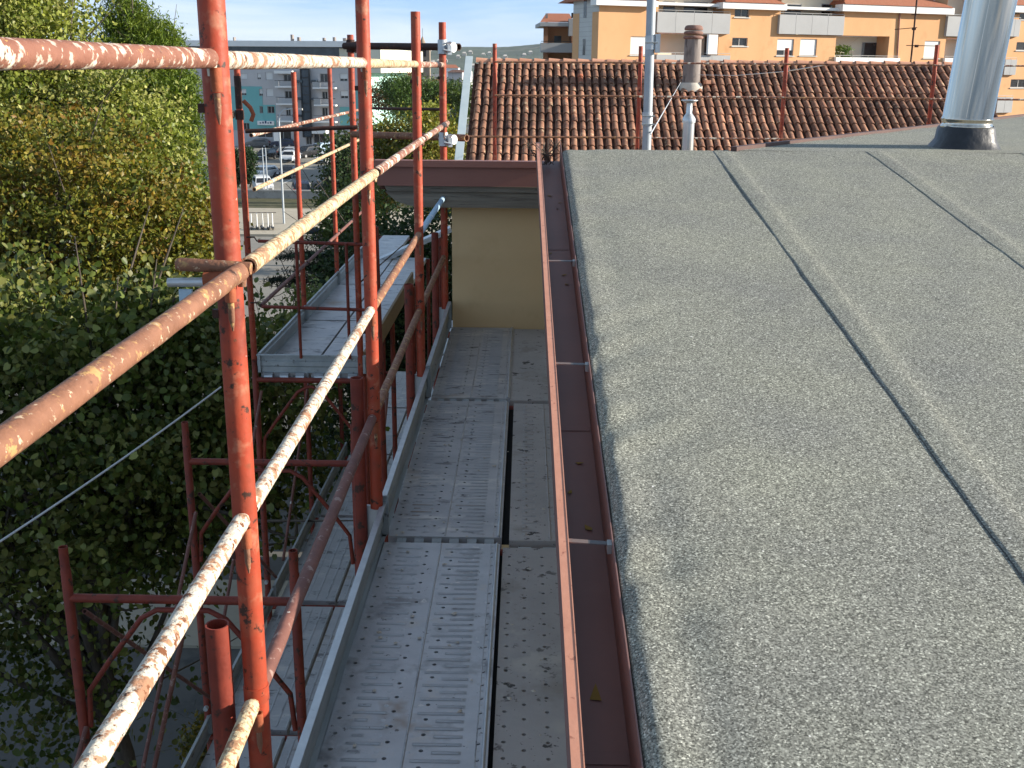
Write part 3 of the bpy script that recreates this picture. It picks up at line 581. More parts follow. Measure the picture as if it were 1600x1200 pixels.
for i, (ya, yb) in enumerate(PY):
    t = plank(DECKX[0], DECKX[1] - .0 - .007 * i, ya, yb, 0.0, M['deck'] if i == 0 else M['deckdirty'], dn[i], 'planks of the walkway', skew=-.006)
    hooks(t, DECKX[0] + .02, DECKX[1] - .02, yb, .0, 6, M['galvdk'], 1); hooks(t, DECKX[0] + .02, DECKX[1] - .02, ya, -.002, 6, M['galvdk'], -1)
    x0 = [-.083, -.075, -.112][i]
    t = plank(x0, .25, ya - .012, yb - .012, -.006 - .004 * (i == 0), M['fiber'], pn[i], 'planks of the walkway', holes=(i == 0), cols=[.08, .25, .45, .64, .86] if i == 0 else None, ribs=(i == 1), skew=-.008)
    hooks(t, x0 + .02, .23, yb - .012, -.006, 3, M['galvdk'], 1)
# plank that the camera stands over (outside the photo)
plank(DECKX[0], DECKX[1], .16, 1.975, 0.0, M['deck'], 'perforated steel plank right under the camera', 'planks of the walkway', holes=False, ribs=False)
plank(-.083, .25, .16, 1.975, -.006, M['fiber'], 'narrow grey plank right under the camera', 'planks of the walkway', holes=False, ribs=False)
for i, (ya, yb) in enumerate(PY):  # lower planks added so the gap between the deck planks reads dark
    plank(-.56, .30, ya, yb, -2.05, M['deckdirty'], f'dark plank of the level below the walkway, {["nearest", "middle", "farthest"][i]} bay', 'planks one level below the walkway', holes=False, ribs=False)
# bits of debris on the near plank
mb = MB()
for k in range(60):
    x = rnd.uniform(-.53, .2); y = rnd.uniform(2.4, 5.2); s = rnd.uniform(.003, .010); a = rnd.uniform(0, 6.3)
    mb.add([(x + s * rnd.uniform(.6, 1.4) * math.cos(a + 2 * math.pi * q / 5), y + s * rnd.uniform(.5, 1.5) * math.sin(a + 2 * math.pi * q / 5), .004) for q in range(5)] + [(x, y, .004 + s * .5)], [(q, (q + 1) % 5, 5) for q in range(5)])
tag(mb.build('plaster_crumbs', M['mortar'], None, (-.2, 3, 0)), 'scattered pale plaster crumbs on the walkway planks', 'crumbs', None, 'stuff')

def toe_board(p0, p1, h, m, label, group, name='toe_board', cat='toe board', side=1, clip=True, lift=0.0, top=None):
    """folded steel board standing on its edge from p0 to p1 (base points)"""
    p0, p1 = np.array(p0, float), np.array(p1, float); d = p1 - p0; Ln = np.linalg.norm(d); d /= Ln; nrm = np.cross(d, (0, 0, 1)); nrm /= np.linalg.norm(nrm); up = np.cross(nrm, d)
    if side < 0: nrm = -nrm
    t = thing(name, p0, label, cat, group)
    pr = [(.018, 0), (.0, .0), (.0, h * .30), (.009, h * .36), (.009, h * .60), (.0, h * .66), (.0, h - .006), (.004, h), (.022, h), (.022, h - .012)]
    mb = MB(); n = len(pr); seg_ = 10
    vs = []
    for k in range(seg_ + 1):
        q = p0 + d * Ln * k / seg_ + nrm * .004 * nz3(k * .5, p0[1])
        vs += [tuple(q + nrm * a + up * b) for a, b in pr]
    mb.add(vs, [(k * n + i, k * n + i + 1, (k + 1) * n + i + 1, (k + 1) * n + i) for k in range(seg_) for i in range(n - 1)])
    mb.build('board', m, t)
    if top: 
        MB().obox(p0 + d * Ln / 2 + nrm * .012 + up * (h + .0035), (d, nrm, up), (Ln / 2 - .004, .011, .002)).build('top_flange', top, t)
    if clip:
        for q in (p0 + d * .02, p1 - d * .02):
            MB().obox(q + up * h * .5 + nrm * .012, (d, nrm, up), (.010, .014, h * .48)).build('end_clip', m, t)
    return t
TG = 'steel toe boards along the walkway'
for i, (ya, yb, h0, h1) in enumerate(((2.06, 3.98, .135, .105), (3.94, 5.86, .14, .165), (5.80, 7.52, .185, .18))):
    toe_board((-.572 - .004 * i, ya, .0), (-.580 - .004 * i, yb, -.0), max(h0, h1), M['galvdk'], ['bent toe board nearest the camera with a bright top edge', 'middle steel toe board of the walkway', 'far steel toe board reaching the ochre wall'][i], TG, top=M['galv'])

# ------------------------------------------------------------------ outer scaffold
FX = [(-2.185, -1.10), (-2.19, -1.115), (-2.225, -1.345)]
FYS = [4.65, 6.52, 8.42]
fl_ = ['outer scaffold frame nearest the camera with two open tube tops', 'second outer scaffold frame, rising in front of the dark leaves', 'third outer scaffold frame, hooked by the upper platform', ]
for (xa, xb), y, lb in zip(FX, FYS, fl_):
    t = thing('scaffold_frame', (xa, y, GZ), lb, 'scaffold frame', 'outer scaffold frames')  # portal frame of the outer scaffold
    for x in (xa, xb):
        zt = -.40 if y < 8 else (-.62 if x == xb else -.5)
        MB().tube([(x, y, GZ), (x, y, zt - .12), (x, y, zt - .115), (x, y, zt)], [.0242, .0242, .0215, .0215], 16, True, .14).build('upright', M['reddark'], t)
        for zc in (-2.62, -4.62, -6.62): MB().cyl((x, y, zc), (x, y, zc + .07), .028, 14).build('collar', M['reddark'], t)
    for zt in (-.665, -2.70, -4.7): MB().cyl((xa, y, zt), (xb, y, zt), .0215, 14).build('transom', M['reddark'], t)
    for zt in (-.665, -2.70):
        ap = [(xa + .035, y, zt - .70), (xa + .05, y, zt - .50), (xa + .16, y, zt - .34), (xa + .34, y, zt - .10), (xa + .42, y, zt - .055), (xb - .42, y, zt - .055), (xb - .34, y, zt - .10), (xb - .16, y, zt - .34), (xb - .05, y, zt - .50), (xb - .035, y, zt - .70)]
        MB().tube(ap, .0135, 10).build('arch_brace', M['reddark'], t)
    for x in (xa, xb):
        MB().cyl((x, y - .02, -2.45), (x, y - .05, -2.45), .016, 10).build('brace_pin', M['galv'], t)
# further frames below the platform
for k, y in enumerate((10.3, 12.15, 14.0, 15.9)):
    t = thing('scaffold_frame', (-2.2, y, GZ), f'outer scaffold frame under the {["second", "third", "fourth", "last"][k]} joint of the upper platform', 'scaffold frame', 'outer scaffold frames')
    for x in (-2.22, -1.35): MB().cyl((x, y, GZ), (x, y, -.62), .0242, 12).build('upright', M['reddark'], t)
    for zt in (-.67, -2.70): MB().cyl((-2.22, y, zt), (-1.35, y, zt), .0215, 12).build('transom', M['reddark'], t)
# tall posts of the outer row
OG = 'tall posts of the outer scaffold'
for (x, y, z0, z1, lb) in ((-2.235, 8.47, -2.55, 1.78, 'tall outer post with a blackened top and old coupler, right of the nearest red post'),
                           (-2.205, 10.32, -.5, 1.72, 'left one of the two slim red posts in front of the teal building'), (-2.205, 12.15, -.5, 1.86, 'right one of the two slim red posts in front of the teal building'),
                           (-1.365, 8.42, -.62, 2.0, 'tall outer post mostly hidden behind the second walkway post'), (-.925, 6.60, -2.6, .84, 'leaning red post between walkway and upper platform')):
    ln = .0 if y != 6.60 else -.035
    standard('outer_post', x, y, z0, z1, lb, OG, M['red'] if y != 6.60 else M['reddark'], lean=ln, n=16)
t = thing('swivel_coupler', (-2.235, 8.44, 1.5), 'rusty swivel coupler clamped to the blackened outer post', 'coupler')
MB().cyl((-2.235, 8.47, 1.38), (-2.235, 8.47, 1.45), .034, 14).build('collar', M['darkpipe'], t)
MB().tube([(-2.19, 8.43, 1.52), (-2.14, 8.43, 1.47), (-2.12, 8.43, 1.42), (-2.14, 8.43, 1.37)], .016, 10).build('jaw', M['orange'], t)
MB().cyl((-2.235, 8.47, 1.46), (-2.236, 8.47, 1.70), .0265, 14).build('tar_sleeve', M['darkpipe'], t)
MB().cyl((-2.29, 8.44, 1.42), (-2.27, 8.44, 1.42), .03, 14).build('washer', M['rail_yellow'], t)
# rails of outer row
OR = 'guard rails of the outer scaffold'
for (za, zb, nm, mt) in ((1.263, 1.256, 'upper', 'rail_half'), (.851, .896, 'middle', 'rail_yellow'), (-.07, .0, 'lower', 'rail_dirty')):
    for (ya, yb, bn) in ((8.5, 10.30, 'first'), (10.34, 12.13, 'second'), (12.17, 13.75, 'third')):
        f = lambda y: za + (zb - za) * (y - 8.5) / 5.2
        rail((-2.165, ya, f(ya)), (-2.165, yb, f(yb)), M[mt], f'{nm} outer guard rail in the {bn} bay of the upper platform', OR, r=.0168, ends=False, n=10)
# end guard frame
t = thing('end_guard_barrier', (-2.16, 8.40, -.55), 'dark red end guard with two bars and two uprights at the upper platform', 'guard frame')
for z, xa, xb in ((.465, -2.13, -1.20), (-.055, -2.13, -1.20)):
    MB().cyl((xa, 8.395, z), (xb, 8.395, z - .02), .0135, 10).build('bar', M['reddark'], t)
    MB().tube([(-2.22, 8.395, z + .03), (-2.16, 8.395, z + .03), (-2.14, 8.395, z), (-2.1, 8.395, z)], .006, 8).build('end_hook', M['darkpipe'], t)
for x in (-1.836, -1.445): MB().cyl((x, 8.38, -.47), (x + .003, 8.38, .46), .0125, 10).build('upright', M['reddark'], t)
rail((-2.18, 8.40, 1.298), (-1.33, 8.40, 1.335), M['darkpipe'], 'thin blackened bar across the end of the outer scaffold', OR, r=.0165, ends=False, n=10)
# tie tubes and couplers
TT = 'tie pipes joining both scaffolds'
rail((-1.40, 8.36, 1.92), (-.505, 7.60, 1.905), M['darkpipe'], 'tarred black tie pipe at the top of the farthest walkway post', TT, r=.0245, ends=False, n=14, name='tie_pipe', cat='pipe')
rail((-1.36, 8.36, 1.285), (-.455, 7.60, 1.312), M['rail_rust'], 'brown tie pipe crossing the farthest walkway post below the top rails', TT, r=.0245, ends=False, n=14, name='tie_pipe', cat='pipe')
rail(tuple(aY(568, 169, 8.38)), tuple(aY(692, 171, 7.62)), M['darkpipe'], 'thin dark bar between the outer post and the farthest walkway post', TT, r=.010, ends=False, n=8, name='tie_pipe', cat='pipe')
for (x, y, z, lb) in ((-.612, 7.55, 1.905, 'shiny galvanised coupler at the top of the farthest walkway post'), (-.612, 7.55, 1.307, 'shiny galvanised coupler holding the brown tie pipe to the farthest post'), (-1.365, 8.42, 1.92, 'dark coupler clamping the tarred pipe to the outer post')):
    mm_ = M['galv'] if y < 8 else M['darkpipe']
    t = thing('pipe_coupler', (x, y, z), lb, 'coupler', 'pipe couplers')
    MB().cyl((x, y, z - .045), (x, y, z + .045), .0315, 16).build('post_band', mm_, t)
    MB().cyl((x + .02, y + .03, z - .003), (x + .075, y - .015, z - .003), .033, 14).build('pipe_band', mm_, t)
    for dz in (-.03, .03): MB().cyl((x + .01, y - .055, z + dz * .6), (x + .06, y - .05, z + dz), .006, 8).build('bolt', mm_, t)
    MB().obox((x + .05, y - .04, z - .02), ((1, .3, 0), (-.3, 1, 0), (0, 0, 1)), (.014, .008, .03)).build('jaw', mm_, t)
# upper platform
UG = 'planks of the upper platform'
for i, (ya, yb) in enumerate(((8.46, 10.30), (10.34, 12.13), (12.17, 13.98), (14.02, 15.9))):
    for k, (xa, xb) in enumerate(((-2.185, -1.80), (-1.78, -1.37))):
        if i > 2 and k: continue
        t = plank(xa, xb, ya, yb, -.605, M['deckdirty'], f'{["outer", "inner"][k]} pale steel plank in the {["first", "second", "third", "fourth"][i]} bay of the upper platform', UG, holes=False, ribs=False)
        if i == 0: hooks(t, xa, xb, ya, -.61, 3, M['galv'], -1)
UT = 'toe boards of the upper platform'
for i, (ya, yb) in enumerate(((8.44, 10.32), (10.32, 12.15), (12.15, 13.9))):
    toe_board((-2.20, ya, -.60), (-2.20, yb, -.60), .15, M['galvdk'], f'{["nearest", "middle", "farthest"][i]} long toe board on the left edge of the upper platform', UT)
toe_board((-2.20, 8.425, -.60), (-1.315, 8.425, -.60), .15, M['galvdk'], 'toe board across the near end of the upper platform with a rust spot', UT, side=1)
t = tag(MB().obox((-1.345, 10.3, -.53), ((1, 0, 0), (0, 1, 0), (0, 0, 1)), (.012, 1.8, .085)).build('wooden_toe_board', M['brownboard'], None, (-1.345, 10.3, -.53)), 'brown wooden toe board on the right edge of the upper platform', 'toe board', UT)
t = thing('loose_plank', (-1.92, 13.9, -.6), 'spare steel plank lying tilted across the far end of the upper platform', 'plank')
c = np.array([-1.55, 13.95, -.45]); d = np.array([.75, .1, .33])
MB().obox(c, (d, (-.1, 1, 0), np.cross(d, (-.1, 1, 0))), (.55, .10, .03)).build('deck_sheet', M['galv'], t)
MB().obox(c + np.array([0, -.105, .006]), (d, (-.1, 1, 0), np.cross(d, (-.1, 1, 0))), (.552, .008, .006)).build('edge_bead', M['galv'], t)
# lower platform
LG = 'planks of the lower platform'
bn = ['first', 'second', 'third', 'fourth', 'fifth', 'sixth', 'seventh']
for i, ya in enumerate((2.80, 4.67, 6.54, 8.45, 10.32, 12.17, 14.02)):
    for k, (xa, xb) in enumerate(((-2.14, -1.66), (-1.64, -1.17))):
        t = plank(xa, xb, ya + .02, ya + 1.82, -2.66, M['deckdirty'], f'{["outer", "inner"][k]} steel plank in the {bn[i]} bay of the lower platform', LG, holes=False, ribs=False)
        MB().tube([(xb - .01, ya + .03, -2.659), (xb - .01, ya + 1.8, -2.659)], .006, 6).build('edge_bead', M['galv'], t)
        for q in range(5): MB().box(xa + .05 + q * .085, ya + .06, -2.6585, xa + .06 + q * .085, ya + 1.78, -2.656).build('rib', M['deck'], t)
for i, ya in enumerate((2.8, 4.66, 6.53, 8.44, 10.31)):
    toe_board((-2.19, ya, -2.66), (-2.19, ya + 1.86, -2.66), .15, M['galvdk'], f'toe board on the outer edge of the {bn[i]} bay of the lower platform', 'toe boards of the lower platform')
rail((-1.03, 3.0, -2.35), (-1.03, 9.0, -2.35), M['rail_rust'], 'long rusty ledger pipe at the inner edge of the lower platform', 'ledger pipes', r=.0242, ends=False, n=12, name='ledger_pipe', cat='pipe')
rail((-1.05, 2.3, -1.62), (-1.05, 4.6, -1.62), M['rail_dirty'], 'short speckled ledger pipe low beside the nearest walkway toe board', 'ledger pipes', r=.0242, ends=False, n=12, name='ledger_pipe', cat='pipe')
# wide planks seen between the two rows (pale, sunlit further on)
for i, ya in enumerate((8.9, 10.8, 12.7)):
    t = plank(-1.13, -.72, ya, ya + 1.8, -1.55 - .0 * i, M['galv'], f'pale steel plank in the gap beside the ochre wing, {["nearest", "middle", "farthest"][i]} of three', 'planks beside the ochre wing', holes=False, ribs=False)
# diagonal braces
BG = 'diagonal braces of the outer scaffold'
for (a, b, lb) in (((-2.16, 4.62, -1.35), (-2.16, 2.9, -2.6), 'splashed diagonal brace at the bottom left corner'), ((-2.15, 6.48, -1.0), (-2.15, 4.70, -2.45), 'long diagonal brace between first and second outer frames'),
                   ((-2.13, 6.5, -2.4), (-2.13, 4.68, -.75), 'crossing diagonal brace between first and second outer frames'), ((-2.17, 8.38, -.75), (-2.17, 6.55, -2.4), 'diagonal brace between second and third outer frames'),
                   ((-2.14, 8.38, -2.4), (-2.14, 6.55, -.9), 'crossing diagonal brace between second and third outer frames'), ((-2.1, 10.2, -.8), (-2.1, 8.5, -2.3), 'diagonal brace under the near end of the upper platform'),
                   ((-1.15, 8.38, -.75), (-1.15, 6.55, -2.4), 'inner diagonal brace beside the second outer frame'), ((-.98, 6.6, -1.1), (-.98, 8.6, -2.5), 'thin diagonal brace below the leaning red post'),
                   ((-1.62, 4.66, -.72), (-2.1, 4.66, -2.5), 'slanting strut inside the nearest outer frame')):
    rail(a, b, M['rail_dirty'], lb, BG, r=.0125, ends=False, n=8, name='diagonal_brace', cat='brace')
# cable
pts = []
a, b = aY(-40, 872, 6.0), aY(345, 605, 8.3)
for k in range(25):
    f = k / 24; p = a + (b - a) * f; p = p + np.array([0, 0, -.05 * 4 * f * (1 - f) * .5]); pts.append(p)
ext = b + (b - a) * .02
tag(MB().tube(pts, .0075, 8).build('cable', M['cable'], None, tuple(a)), 'pale cable stretched across the dark tree at the left', 'cable')

# guard fence in front of the tiled roof
FG = 'slim red posts in front of the tiled roof'
for i, (x, z1, lb) in enumerate(((-.456, 2.035, 'leftmost slim red post in front of the tiled roof'), (1.21, 2.02, 'bright red slim post just left of the galvanised mast'), (2.87, 2.012, 'slim dark red post in front of the tiled roof, right of the old chimney'), (4.56, 2.06, 'slim dark red post left of the big flue'), (6.2, 2.03, 'slim red post right of the big flue'))):
    standard('fence_post', x + .012, 13.0, -2.0, z1, lb, FG, M['red'], lean=-.012, n=12)
for z, nm, r_ in ((1.835, 'top', .010), (1.465, 'middle', .011), (1.0, 'bottom', .011)):
    for i in range(5):
        xa = -.456 + 1.665 * i; 
        rail((xa - .0, 12.965, z), (xa + 1.665, 12.965, z + .004), M['rail_half'] if i % 2 else M['rail_rust'], f'{nm} rail of the fence before the tiled roof, {["first", "second", "third", "fourth", "fifth"][i]} span from the left', 'fence rails before the tiled roof', r=r_, ends=False, n=8, name='fence_rail')
rail((-1.36, 12.9, 1.0), (-.456, 12.95, 1.0), M['rail_rust'], 'short bottom rail left of the leftmost fence post', 'fence rails before the tiled roof', r=.012, ends=False, n=8, name='fence_rail')

# guy wires at the mast
mb = MB().tube([(.775, 7.4, 1.36), tuple(aY(1064, 128, 25.6))], .005, 6)
tag(mb.build('guy_wire', M['cable'], None, (.775, 7.4, 1.36)), 'pale guy rope from the mast foot up to the old chimney', 'rope', 'ropes over the tiled roof')
p = [aY(1092, 117, 25.8), aY(1150, 118, 22), aY(1225, 112, 17), aY(1300, 100, 13.5)]
tag(MB().tube(p, .006, 6).build('guy_wire', M['cable'], None, tuple(p[0])), 'thin pale wire from the old chimney towards the right', 'wire', 'ropes over the tiled roof')

# ------------------------------------------------------------------ house with the tiled roof
TSL = R(28); RY, RZ = 27.0, 1.90
house = thing('tiled_house', (4, 27, GZ), 'house with a weathered terracotta barrel tile roof behind the fence', 'house')
XL, XR = -1.42, 10.3
EY = 22.4; EZ = RZ - (RY - EY) * math.tan(TSL)
MB().prism([(XL + .3, EY + .5, GZ), (XL + .3, EY + .5, EZ + .0), (XL + .3, RY, RZ - .3), (XL + .3, 31.5, EZ), (XL + .3, 31.5, GZ)], (XR - XL - .6, 0, 0)).build('wall', M['yellow'], house)
dn_ = np.array([0, -math.cos(TSL), -math.sin(TSL)]); up_ = np.array([0, -math.sin(TSL), math.cos(TSL)])
roofp = MB().prism([(XL, RY, RZ - .05), (XL, EY, EZ - .05), (XL, EY, EZ - .15), (XL, RY, RZ - .2)], (XR - XL, 0, 0)).prism([(XL, RY, RZ - .05), (XL, 31.8, EZ - .05), (XL, 31.8, EZ - .15), (XL, RY, RZ - .2)], (XR - XL, 0, 0)).build('roof', M['tilegap'], house)
# barrel tile
def barrel(Ln=.43, ra=.060, rb=.072, th=.014, n=7):
    mb = MB(); vs = []
    for (y, r_) in ((0, ra), (Ln, rb)):
        for k in range(n + 1):
            a = math.pi * k / n; vs.append((r_ * math.cos(a), y, r_ * math.sin(a) * .92))
    for k in range(n + 1):
        a = math.pi * k / n; vs.append(((rb - th) * math.cos(a), Ln, (rb - th) * math.sin(a) * .92))
    m_ = n + 1
    mb.add(vs, [(k, k + 1, m_ + k + 1, m_ + k) for k in range(n)], True)
    mb.add(vs[m_:], [(k, k + 1, m_ + k + 1, m_ + k) for k in range(n)], False)
    return mb
tb = barrel(); tme = bpy.data.meshes.new('roof_tile'); tme.from_pydata(tb.v, [], tb.f); tme.polygons.foreach_set('use_smooth', tb.sm); tme.materials.append(M['tile'])
# local tile frame: x = X, y = down slope, z = up normal
TS = .18; NC = int((XR - XL - .1) / TS); NRW = 15
cells = []
for c in range(NC):
    for r_ in range(NRW):
        s = .02 + r_ * .33; xx = XL + .15 + c * TS
        p = np.array([xx, RY, RZ - .03]) + dn_ * s
        q = prj(p + dn_ * .3)
        lim = 248 if q[0] < 850 else (236 if q[0] < 1150 else 234 - (q[0] - 1150) * 52 / 450)
        vis = q[1] < lim + 6 and q[0] < 1500 and not (q[0] > 1478)
        cells.append((not vis, np.linalg.norm(p - EYE), c, r_, p))
cells.sort(key=lambda t: (t[0], t[1]))
rest = MB()
def tile_matrix(p, c, r_):
    rg = random.Random(c * 100 + r_)
    e = Matrix.Rotation(rg.uniform(-.045, .045), 4, 'Z')
    tilt = Matrix.Rotation(-.035 + rg.uniform(-.012, .012), 4, 'X')
    B = Matrix(((1, dn_[0], up_[0], 0), (0, dn_[1], up_[1], 0), (0, dn_[2], up_[2], 0), (0, 0, 0, 1)))
    B = Matrix(((-1, dn_[0], up_[0], 0), (0, dn_[1], up_[1], 0), (0, dn_[2], up_[2], 0), (0, 0, 0, 1)))
    return Matrix.Translation(Vector(p + up_ * (.026 + rg.uniform(-.004, .006)) + np.array([rg.uniform(-.008, .008), 0, 0]))) @ B @ e @ Matrix.Rotation(.045, 4, 'X')
for i, (nv_, dist, c, r_, p) in enumerate(cells):
    mtx = tile_matrix(p, c, r_)
    if i < 300:
        o = bpy.data.objects.new('roof_tile', tme); COL.objects.link(o); o.parent = roofp
        o.matrix_local = Matrix.Translation(-Vector(ORG[house.name])) @ mtx
    else:
        rest.add([tuple(mtx @ Vector(v)) for v in tb.v], tb.f, True)
tag(rest.build('remaining_tiles', M['tile'], roofp, ORG[house.name]), kind='stuff')
# concave channel tiles between the barrels, shade put into their dark colour
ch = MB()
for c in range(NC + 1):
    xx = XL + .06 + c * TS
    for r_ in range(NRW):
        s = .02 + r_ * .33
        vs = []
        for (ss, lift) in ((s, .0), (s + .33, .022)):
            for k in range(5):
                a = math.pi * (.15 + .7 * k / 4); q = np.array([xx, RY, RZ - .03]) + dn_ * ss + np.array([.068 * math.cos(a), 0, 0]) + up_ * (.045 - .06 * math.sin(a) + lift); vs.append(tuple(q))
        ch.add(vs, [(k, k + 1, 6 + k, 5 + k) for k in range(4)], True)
tag(ch.build('channel_tiles', M['tilegap'], roofp, ORG[house.name]), kind='stuff')
rme_ = barrel(.47, .105, .125, .016, 8); rme = bpy.data.meshes.new('ridge_tile'); rme.from_pydata(rme_.v, [], rme_.f); rme.polygons.foreach_set('use_smooth', rme_.sm); rme.materials.append(M['ridge'])
nrt = int((XR - XL) / .345)
for k in range(nrt):
    o = bpy.data.objects.new('ridge_tile', rme); COL.objects.link(o); o.parent = roofp
    q = Vector((XL + .5 + k * .345, RY, RZ - .045 + rnd.uniform(-.006, .006)))
    o.matrix_local = Matrix.Translation(q - Vector(ORG[house.name])) @ Matrix.Rotation(math.pi / 2 + rnd.uniform(-.03, .03), 4, 'Z') @ Matrix.Rotation(.045, 4, 'X')
# verge flashing on the left
vv = MB()
a = np.array([XL - .13, RY - .05, RZ + .09]); 
vv.obox(a + dn_ * 2.45, ((1, 0, 0), dn_, up_), (.085, 2.5, .012)); vv.build('verge_flashing', M['paleflash'], house)
MB().obox(a + dn_ * 2.45 + np.array([-.085, 0, 0]) - up_ * .09, ((1, 0, 0), dn_, up_), (.008, 2.5, .085)).build('verge_board', M['paleflash'], house)
# old chimney
cx, cy = 3.60, 26.0
cz = RZ - (RY - cy) * math.tan(TSL)
oc = thing('old_chimney', (cx, cy, cz), 'old sooty concrete chimney pot with ringed cap near the tiled ridge', 'chimney')
MB().tube([(cx, cy, cz - .1), (cx, cy, cz + .04), (cx, cy, 2.44)], [.215, .205, .19], 14).build('shaft', M['pot'], oc)
MB().tube([(cx, cy, cz - .05), (cx, cy - .02, cz + .07), (cx, cy - .02, cz + .10)], [.30, .25, .21], 12).build('mortar_base', M['mortar'], oc)
for k, z in enumerate((2.42, 2.52, 2.61)):
    MB().tube([(cx, cy, z), (cx, cy, z + .02), (cx, cy, z + .055), (cx, cy, z + .075)], [.20, .228 - .008 * k, .225 - .008 * k, .18], 12).build('cap_ring', M['potcap'], oc)
MB().tube([(cx, cy, 2.67), (cx, cy, 2.70), (cx, cy, 2.72)], [.2, .19, .15], 12).build('cap_top', M['potcap'], oc)
for k in range(1):
    tag(MB().obox((cx + .36 + .05 * k, cy - .1, cz + .12 + .02 * k), ((1, .2, 0), (-.2, 1, 0), (0, 0, 1)), (.055, .09, .04)).build('loose_brick', M['ridge'], None, (cx + .4, cy, cz)), 'loose orange brick lying against the old chimney foot', 'brick')
# tv antenna standing at the ridge
ax_, ay_ = aY(1423, 97, 28.0)[0], 28.0
an = thing('tv_antenna', (ax_, ay_, 1.4), 'dark leaning television antenna mast with crossbars above the tiled ridge', 'antenna')
top = aY(1434, -14, 28.0); bot = aY(1423, 99, 28.0); bot[2] -= .35
MB().cyl(bot, top, .022, 8).build('mast', M['darkpipe'], an)
for (xa, ya, xb, yb) in ((1398, 46, 1433, 43), (1416, 71, 1468, 72), (1424, 23, 1437, 22)):
    MB().cyl(aY(xa, ya, 28.0), aY(xb, yb, 27.97), .010, 6).build('crossbar', M['darkpipe'], an)
for (xa, ya) in ((1428, 45), (1432, 72)): MB().obox(aY(xa, ya, 27.96), ((1, 0, 0), (0, 1, 0), (0, 0, 1)), (.04, .03, .03)).build('clamp', M['darkpipe'], an)

# ------------------------------------------------------------------ facades
class Fac:
    def __init__(s, p0, ang): s.p = np.array([p0[0], p0[1]]); s.d = np.array([math.cos(ang), math.sin(ang)]); s.n = np.array([s.d[1], -s.d[0]])
    def uz(s, px, py, dep=0.0):
        v = ray(px, py); q = s.p + s.n * dep; k = (q - EYE[:2]).dot(s.n) / v[:2].dot(s.n); w = EYE + v * k; return (w[:2] - s.p).dot(s.d), w[2]
    def P(s, u, z, dep=0.0): q = s.p + s.d * u + s.n * dep; return (q[0], q[1], z)
    def rc(s, x0, y0, x1, y1, dep=0.0):
        xm, ym = (x0 + x1) / 2, (y0 + y1) / 2
        return s.uz(x0, ym, dep)[0], s.uz(xm, y1, dep)[1], s.uz(x1, ym, dep)[0], s.uz(xm, y0, dep)[1]     # u0,z0,u1,z1
    def box(s, mb, u0, z0, u1, z1, d0, d1):
        return mb.add([s.P(u0, z0, d0), s.P(u1, z0, d0), s.P(u1, z1, d0), s.P(u0, z1, d0), s.P(u0, z0, d1), s.P(u1, z0, d1), s.P(u1, z1, d1), s.P(u0, z1, d1)],
                      [(0, 3, 2, 1), (4, 5, 6, 7), (0, 1, 5, 4), (1, 2, 6, 5), (2, 3, 7, 6), (3, 0, 4, 7)])
    def wall(s, mb, u0, z0, u1, z1, holes, dep=0.0, reveal=.25):
        us = sorted({u0, u1, *[min(max(h[0], u0), u1) for h in holes], *[min(max(h[2], u0), u1) for h in holes]}); zs = sorted({z0, z1, *[min(max(h[1], z0), z1) for h in holes], *[min(max(h[3], z0), z1) for h in holes]})
        for a, b in zip(us, us[1:]):
            for c, d in zip(zs, zs[1:]):
                m_, n_ = (a + b) / 2, (c + d) / 2
                if any(h[0] < m_ < h[2] and h[1] < n_ < h[3] for h in holes): continue
                mb.add([s.P(a, c, dep), s.P(b, c, dep), s.P(b, d, dep), s.P(a, d, dep)], [(0, 1, 2, 3)])
        for h in holes:
            rv = h[4] if len(h) > 4 else reveal; A = [(h[0], h[1]), (h[2], h[1]), (h[2], h[3]), (h[0], h[3])]
            mb.add([s.P(u, z, dep) for u, z in A] + [s.P(u, z, dep - rv) for u, z in A], [(i, (i + 1) % 4, 4 + (i + 1) % 4, 4 + i) for i in range(4)])
        return mb
    def window(s, parent, h, kind='glass', dep=-.2, sill=True):
        u0, z0, u1, z1 = h[:4]; f = .07
        mb = MB()
        for a in ((u0, z0, u0 + f, z1), (u1 - f, z0, u1, z1), (u0 + f, z1 - f, u1 - f, z1), (u0 + f, z0, u1 - f, z0 + f), ((u0 + u1) / 2 - f / 2, z0 + f, (u0 + u1) / 2 + f / 2, z1 - f)): s.box(mb, *a, dep, dep + .06)
        w = mb.build('window', M['frame'], parent, ORG[parent.name])
        s.box(MB(), u0 + .01, z0 + .01, u1 - .01, z1 - .01, dep - .04, dep + .01).build('pane', M['glass'], w, ORG[parent.name])
        if kind in ('shutter', 'half'):
            zb = z0 + (.05 if kind == 'shutter' else (z1 - z0) * .33)
            s.box(MB(), u0 + .02, zb, u1 - .02, z1 - .01, dep + .062, dep + .10).build('roller_shutter', M['shutter'], w, ORG[parent.name])
        if sill: s.box(MB(), u0 - .1, z0 - .09, u1 + .1, z0 - .003, dep, .10).build('sill', M['greytile'], w, ORG[parent.name])
        return w

